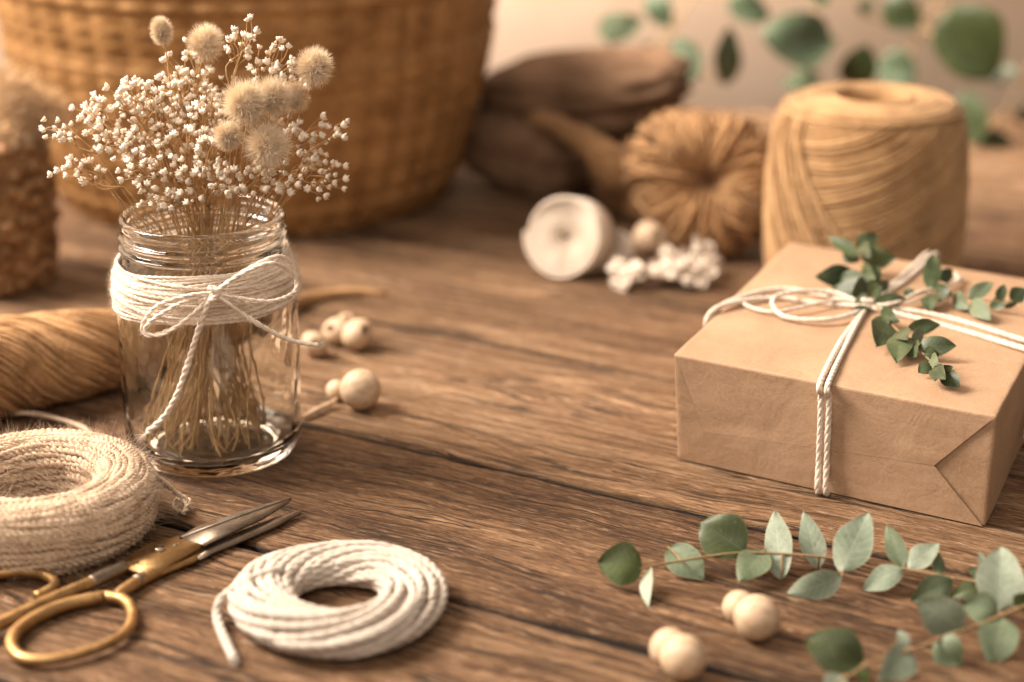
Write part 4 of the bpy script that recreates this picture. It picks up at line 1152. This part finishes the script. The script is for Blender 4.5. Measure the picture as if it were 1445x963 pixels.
# ------------------------------------------------------------------ knobbly pot with dried grass, far left
KP = at(-14, 398)
kp = thing('knobbly_pot', 'dark brown knobbly pot at the left edge behind the raffia', 'pot', KP)
mb = MB()
kprof = [(2.7, 0), (3.05, .4), (3.35, 2), (3.5, 4), (3.45, 6), (3.15, 7.6), (2.9, 8.0), (2.6, 7.9), (2.5, 5), (2.4, 1), (0, .8)]
lathe(mb, [(0, 0)] + kprof, 48, KP, smooth_n=3)
for row in range(13):
    z = .4 + row * .6; R_ = np.interp(z, [0, 2, 4, 6, 7.6, 8], [3.0, 3.35, 3.5, 3.45, 3.15, 2.9]); n = 25
    for k in range(n):
        a = 2 * PI * (k + .5 * (row % 2)) / n
        a += rng.normal() * .05; z2 = max(.35, z + rng.normal() * .12); q_ = R_ + rng.normal() * .10
        ball(mb, KP + [q_ * math.cos(a), q_ * math.sin(a), z2], rng.uniform(.26, .54), 9, (1, 1, rng.uniform(.7, 1.1)))
mb.build('pot_body', M_KNOB, kp)
for (px, py, dy, label) in ((20, 140, -.5, 'blurred beige grass head over the knobbly pot, leaning to the right'), (-20, 120, .5, 'blurred beige grass head in the knobbly pot, cut by the left edge'), (62, 165, .3, 'blurred beige grass head nearest the basket in the knobbly pot'), (10, 190, -1.2, 'low blurred beige grass head just above the knobbly pot rim')):
    h_ = atY(px, py, KP[1] + dy)
    t_ = thing('dried_grass_head', label, 'dried grass', KP + [0, 0, 1], 'dried grasses in the knobbly pot')
    ms = MB(); tube(ms, [KP + [rng.normal() * .5, rng.normal() * .5, 1], KP + (h_ - KP) * .6, h_], .06, 6, .4); ms.build('stem', M_STEM, t_)
    mh = MB(); k = 420; v = rng.normal(size=(k, 3)); v = v / np.linalg.norm(v, axis=1)[:, None]
    c = h_ + v * [1.1, 1.0, 1.4] * rng.random((k, 1)) ** .4
    hairs(mh, c, v + rng.normal(size=(k, 3)) * .6 + [0, 0, .3], rng.uniform(.5, 1.1, k), .035, .1, .4)
    for q in c[:120]: ball(mh, q, rng.uniform(.08, .16), 6)
    mh.build('seed_head', M_SEED, t_)

# ------------------------------------------------------------------ basket
BK = at(365, 262)
bk = thing('wicker_basket', 'large round honey brown wicker basket behind the jar', 'basket', BK)
def basket():
    seg, H_ = 420, 17.0
    rows = int(H_ / .16)
    zs = np.linspace(.0, H_, rows)
    base = np.interp(zs, [0, .5, 1.5, 4, 9, 17], [11.3, 11.9, 12.4, 13.3, 14.5, 15.5])
    a = np.linspace(0, 2 * PI, seg, endpoint=False)
    stakes = 46; rowh = .45
    row = np.floor(zs / rowh); ph = (zs / rowh - row)
    bulge = np.sqrt(np.clip(1 - (2 * ph - 1) ** 2, 0, 1))            # each weaver is round
    sgn = np.where(row % 2 == 0, 1.0, -1.0)
    wv = np.sin(stakes * a)[None, :] * sgn[:, None]
    nzr = rng.normal(size=int(row.max()) + 1)[row.astype(int)]
    R_ = base[:, None] + .065 * bulge[:, None] + .03 * wv + .21 * np.abs(np.sin(stakes * .5 * a))[None, :] + .05 * nzr[:, None]
    V = np.stack([R_ * np.cos(a), R_ * np.sin(a), np.broadcast_to(zs[:, None], R_.shape)], -1)
    i = np.arange(rows - 1)[:, None]; j = np.arange(seg)[None]; j2 = (j + 1) % seg
    Q = np.stack(np.broadcast_arrays(i * seg + j, i * seg + j2, (i + 1) * seg + j2, (i + 1) * seg + j), -1).reshape(-1, 4)
    mb = MB(); mb.add(V.reshape(-1, 3) + BK, Q)
    lathe(mb, [(0, .1), (11.2, .1)], 60, BK)
    lathe(mb, [(15.0, 17), (13.8, 9), (12.6, 4), (11.6, 1.5), (10, .5), (0, .4)], 60, BK)
    return mb
basket().build('woven_wall', M_WICKER, bk)
mb = MB(); a = np.linspace(0, 2 * PI, 200)
for k in range(3):
    rope(mb, BK + np.stack([15.4 * np.cos(a), 15.4 * np.sin(a), 17.1 + .5 * (k - .5) + 0 * a], 1), .45, 2, 2.6, .5, 8, smoothed=False, taper=False)
mb.build('rim', M_WICKER, bk)
mb = MB()
rope(mb, BK + np.stack([11.7 * np.cos(a), 11.7 * np.sin(a), .35 + 0 * a], 1), .34, 2, 2.6, .4, 8, smoothed=False, taper=False)
mb.build('foot_band', M_WICKER, bk)

# ------------------------------------------------------------------ big spool of twine behind the parcel
TS = at(1215, 402)
ts = thing('twine_spool', 'big tan barrel of twine with a hollow top, behind the parcel', 'twine spool', TS)
mb = MB()
zt = [0, .5, 1.5, 3.5, 6.0, 8.0, 9.0, 9.6, 9.95]; rt_ = [4.6, 4.85, 5.0, 5.1, 5.05, 4.9, 4.7, 4.4, 4.0]
lathe(mb, [(0, 0.05)] + list(zip(np.array(rt_) - .1, zt)) + [(3.2, 10.15), (2.2, 10.1), (1.95, 9.8), (1.9, 4), (0, 4)], 90, TS, smooth_n=3)
def srad(z): return np.interp(z, zt, rt_)
nl = 118
for k in range(nl):                    # slanting turns
    th = np.linspace(0, 2 * PI, 90, endpoint=True)
    zc = -3.0 + 16.4 * k / nl + rng.normal() * .04
    amp = 3.1 + .12 * math.sin(k * .9)
    z = zc + amp * np.sin(th + .9 + .12 * math.sin(k * .31))
    ok = (z > .15) & (z < 9.9)
    z = np.clip(z, .12, 9.93); R_ = srad(z) + .02 * rng.normal()
    P = TS + np.stack([R_ * np.cos(th), R_ * np.sin(th), z], 1)
    T_, N_, B_ = frames(P); sweep(mb, P, N_, B_, .085, 5)
for k in range(40):                    # top turns round the hole
    th = np.linspace(0, 2 * PI, 60); R_ = np.interp(k, [0, 39], [2.15, 4.5]) + .12 * np.sin(th * 2 + k)
    z = np.interp(R_, [2.0, 2.3, 3.2, 4.1, 4.55, 4.9], [9.85, 10.12, 10.17, 9.98, 9.62, 9.1])
    P = TS + np.stack([R_ * np.cos(th), R_ * np.sin(th), z], 1); T_, N_, B_ = frames(P); sweep(mb, P, N_, B_, .08, 5)
mb.build('twine_body', M_SPOOL, ts)
mb = MB()                               # the over-wound band crossing to the lower right
cdir = math.atan2(-TS[1], -TS[0])
for k in range(26):
    t = np.linspace(0, 1, 60)
    z = 9.7 - 9.6 * t ** 1.1
    aa = cdir - .78 - k * .052 + 1.15 * t ** 1.6 * (1 - .012 * k) - .05 * np.sin(t * 6 + k)
    R_ = srad(z) + .14 + .02 * rng.normal()
    P = TS + np.stack([R_ * np.cos(aa), R_ * np.sin(aa), z], 1); T_, N_, B_ = frames(P); sweep(mb, P, N_, B_, .10, 5)
mb.build('crossing_band', M_SPOOL, ts)

# ------------------------------------------------------------------ brown hank, axis towards the camera
HC = at(998, 256, 4.0); HC0 = HC * [1, 1, 0]
bh = thing('jute_hank', 'dark brown jute hank with a small black hole, left of the big spool', 'twine hank', HC0)
axh = unit(np.array([-.10, -.95, .28])); uh = unit(np.cross(axh, [0, 0, 1])); vh = np.cross(uh, axh)
mb = MB()
def hk(th, phi, k=1.0, R0=2.35, r0=1.68):
    r_ = (R0 + k * r0 * np.cos(phi)) * (1 + .07 * np.sin(2 * th + .6) + .05 * np.sin(3 * th)); h = k * 1.7 * np.sin(phi)
    return HC + r_[:, None] * (uh * np.cos(th)[:, None] + vh * np.sin(th)[:, None]) + h[:, None] * axh
clump = rng.normal(size=34)
for s in range(190):
    phi = np.linspace(0, 2 * PI, 44); th0 = 2 * PI * s / 190 + rng.normal() * .05
    k = 1 + .10 * np.interp(s / 190 * 33, np.arange(34), clump) + rng.normal() * .05
    P = hk(th0 + .10 * np.sin(phi + s) + .25 * phi / 6.28, phi, k)
    P[:, 2] = np.maximum(P[:, 2], .12)
    T_, N_, B_ = frames(P); sweep(mb, P, N_, B_, .13, 5)
    d = rng.normal(size=(26, 3)); hairs(mb, P[rng.integers(0, 44, 26)], d, .7, .016)
for s in range(60):
    phi = np.linspace(0, 1, 40) * rng.uniform(1.5, 3.5) + rng.uniform(-1.2, 1.6); th0 = rng.uniform(0, 6.28)
    P = hk(th0 + rng.uniform(-.5, .5) * (phi - phi[0]), phi, 1.10 + .05 * rng.normal())
    P[:, 2] = np.maximum(P[:, 2], .12)
    T_, N_, B_ = frames(P); sweep(mb, P, N_, B_, .11, 5)
mb.build('strands', M_JUTE, bh)
mb = MB()
hp = hank(mb, [at(985, 262, 2.6), at(940, 264, 2.1), at(900, 262, 1.7), at(868, 238, 3.2), at(840, 210, 4.3), at(805, 186, 4.9), at(765, 168, 5.0), at(725, 160, 4.6)], [1.7, 2.4, 2.3, 1.5, .8, .6, .5, .4], 60, .10, 5.0)
i = rng.integers(0, len(hp), 1500); hairs(mb, hp[i], rng.normal(size=(1500, 3)), rng.uniform(.3, .9, 1500), .016, .1, .5)
mb.build('twisted_tail', M_JUTE, bh)

# ------------------------------------------------------------------ dark cloth bundles
def lump(name, label, c, dims, rotz, tilt, seed, fold=.5, e=3.2):
    bm = bmesh.new(); bmesh.ops.create_cube(bm, size=2)
    bmesh.ops.subdivide_edges(bm, edges=bm.edges[:], cuts=23, use_grid_fill=True)
    cr, sr = math.cos(rotz), math.sin(rotz); ct, st = math.cos(tilt), math.sin(tilt)
    for v in bm.verts:
        p = np.array(v.co); q = p / (np.sum(np.abs(p) ** e) ** (1 / e))
        n1 = mnoise.fractal(Vector(q * 1.3 + seed), .8, 2, 4); n2 = mnoise.fractal(Vector((q[0] * .6 + seed, q[1] * 1.2, q[2] * 5)), .8, 2, 3)
        q = q * (1 + .10 * n1) + np.array([q[0], q[1], 0]) * .06 * n2 * fold
        q = q * np.asarray(dims)
        q = np.array([q[0] * ct - q[2] * st, q[1], q[0] * st + q[2] * ct])
        q = np.array([q[0] * cr - q[1] * sr, q[0] * sr + q[1] * cr, q[2]]) + c
        v.co = (q[0], q[1], max(q[2], .03))
    mb = MB(); from_bm(mb, bm)
    mb.single(name, M_CLOTH, np.array(c) * [1, 1, 0], label, 'cloth')
c1 = at(750, 212, 2.4); lump('cloth_bundle', 'dark brown folded cloth lying low beside the basket', c1, (4.0, 3.0, 2.5), -.55, -.2, 3.0)
c2 = atY(825, 128, 119.0); c2[2] = 5.6
lump('cloth_bundle', 'dark brown cloth bundle heaped higher behind the folded cloth', c2, (6.3, 5.6, 2.1), -.30, .10, 8.0, .8, 3.4)
c3 = atY(835, 190, 119.5); c3[2] = 2.0
lump('cloth_bundle', 'shaded brown cloth under the upper bundle, behind the brown hank', c3, (5.6, 5.0, 2.0), -.2, 0, 14.0, .8, 3.4)

# ------------------------------------------------------------------ ivory ribbon rolls and dried flowers
def ribbon_roll(label, px, py, rpx, wid, axis, dist_z=None):
    z = 2.0
    for _ in range(4):
        p = at(px, py, z); r = rpx / (FPX / ((p - EYE) @ FW)); z = r
    p = at(px, py, r * .97)
    ax = unit(axis); u = unit(np.cross(ax, [0, 0, 1])); v = np.cross(u, ax)
    turns_ = 8; th = np.linspace(0, 2 * PI * turns_, turns_ * 48)
    rad = np.interp(th, [0, th[-1]], [r * .07, r * .96]) + .02 * np.sin(th * 3)
    t2 = r * .045
    dep = .10 * r * np.sin(th * 1.1) * .5 - .35 * r * (1 - rad / r) ** 1.2
    m = []
    for rr_, h in ((rad - t2, 0), (rad + t2, 0), (rad + t2, wid), (rad - t2, wid)):
        off = dep if h == 0 else -dep * 0
        m.append(p + (uu := (u * np.cos(th)[:, None] + v * np.sin(th)[:, None])) * rr_[:, None] + ax[None] * (off + (-h))[:, None])
    # round the front lip
    V = np.stack(m, 1); n = len(th); i = np.arange(n - 1)[:, None]; j = np.arange(4)[None]
    Q = np.stack(np.broadcast_arrays(i * 4 + j, (i + 1) * 4 + j, (i + 1) * 4 + (j + 1) % 4, i * 4 + (j + 1) % 4), -1).reshape(-1, 4)
    mb = MB(); V = V.reshape(-1, 3); V[:, 2] = np.maximum(V[:, 2], .02); mb.add(V, Q)
    return mb.single('ribbon_roll', M_RIBBON, p * [1, 1, 0], label, 'ribbon roll', 'ivory ribbon rolls', smooth=False)
ribbon_roll('large ivory ribbon roll standing on edge, its spiral facing the jar', 793, 333, 62, 2.0, (-.42, -.86, .30))
ribbon_roll('small ivory ribbon roll leaning behind the large one', 862, 352, 32, 1.5, (-.2, -.9, .35))
def dried_flower(label, px, py, s, axis, z=.5):
    p = at(px, py, z); ax = unit(axis); u = unit(np.cross(ax, [.2, .3, .9])); v = np.cross(ax, u)
    mb = MB()
    ball(mb, p, s * .42, 14)
    for k in range(6):
        a = 2 * PI * k / 6 + rng.normal() * .2
        d = unit((u * math.cos(a) + v * math.sin(a)) * .9 + ax * rng.uniform(.1, .6))
        tip = p + d * s * rng.uniform(.85, 1.15); tip[2] = max(tip[2], .1)
        leaf_mesh(mb, p + d * s * .12, tip, s * rng.uniform(.7, 1.0), rng.normal() * .4, .6, -.12, .1, toward=ax)
        ball(mb, p + d * s * .6, s * .25, 10, (1, 1, .8))
    vv = np.vstack(mb.v); lo = vv[:, 2].min()
    mb.v = [x - [0, 0, lo - .02] if lo < .02 else x for x in mb.v]
    mb.single('dried_flower', M_PETAL, p * [1, 1, 0], label, 'dried flower', 'ivory dried flowers by the ribbon')
dried_flower('ivory dried flower in front of the small ribbon roll', 882, 388, 1.15, (-.3, -.7, .6), .7)
dried_flower('wide open ivory dried flower left in the cluster before the brown hank', 945, 376, 1.3, (-.3, -.8, .5), .9)
dried_flower('ivory dried flower lying frontmost in the cluster before the brown hank', 978, 386, 1.2, (.3, -.7, .5), .7)
dried_flower('ivory dried flower with an upright petal, rightmost in its cluster', 992, 364, 1.2, (.5, -.4, .8), 1.0)

# ------------------------------------------------------------------ light
def area(name, loc, target, size, power, col):
    l = bpy.data.lights.new(name, 'AREA'); l.shape = 'RECTANGLE'; l.size, l.size_y = size[0] * CM, size[1] * CM
    l.energy = power; l.color = col
    o = bpy.data.objects.new(name, l); C.objects.link(o)
    o.location = np.array(loc) * CM
    o.rotation_euler = (Vector(np.array(target) * CM) - o.location).to_track_quat('-Z', 'Y').to_euler()
    return o
area('window_light', (-118, 96, 118), (0, 84, 0), (75, 80), 80, (1.0, .885, .76))
sp_ = bpy.data.lights.new('wall_fill_spot', 'SPOT'); sp_.energy = 48; sp_.color = (1.0, .88, .77); sp_.spot_size = math.radians(84); sp_.spot_blend = .8; sp_.shadow_soft_size = .08  # added spot with no visible source, brightens the back wall
so_ = bpy.data.objects.new('wall_fill_spot', sp_); C.objects.link(so_); so_.location = np.array((-22, 119, 54)) * CM
so_.rotation_euler = (Vector(np.array((26, 150, 1)) * CM) - so_.location).to_track_quat('-Z', 'Y').to_euler()
area('room_fill', (-25, -60, 150), (0, 80, 0), (160, 110), 16, (1.0, .87, .74))  # unseen soft fill added behind the camera
w = bpy.data.worlds.new('World'); bpy.context.scene.world = w; w.use_nodes = True
bg = w.node_tree.nodes['Background']; bg.inputs[0].default_value = (1.0, .84, .69, 1); bg.inputs[1].default_value = .33

# ------------------------------------------------------------------ camera
cd = bpy.data.cameras.new('camera'); cam = bpy.data.objects.new('camera', cd); C.objects.link(cam)
cam.location = EYE * CM; cam.rotation_euler = (PI / 2 - PITCH, 0, 0)
cd.sensor_width = 36; cd.lens = 36 * FPX / PW
cd.clip_start = .01; cd.clip_end = 50
cd.dof.use_dof = True; cd.dof.focus_distance = .745; cd.dof.aperture_fstop = 4.3
S = bpy.context.scene
S.camera = cam
S.view_settings.view_transform = 'Standard'; S.view_settings.look = 'None'; S.view_settings.exposure = .34; S.view_settings.gamma = 1
S.render.engine = 'CYCLES'
S.cycles.use_denoising = True
S.cycles.max_bounces = 14; S.cycles.transmission_bounces = 12; S.cycles.transparent_max_bounces = 12; S.cycles.diffuse_bounces = 5
S.cycles.caustics_refractive = True; S.cycles.caustics_reflective = True
S.cycles.sample_clamp_indirect = 8
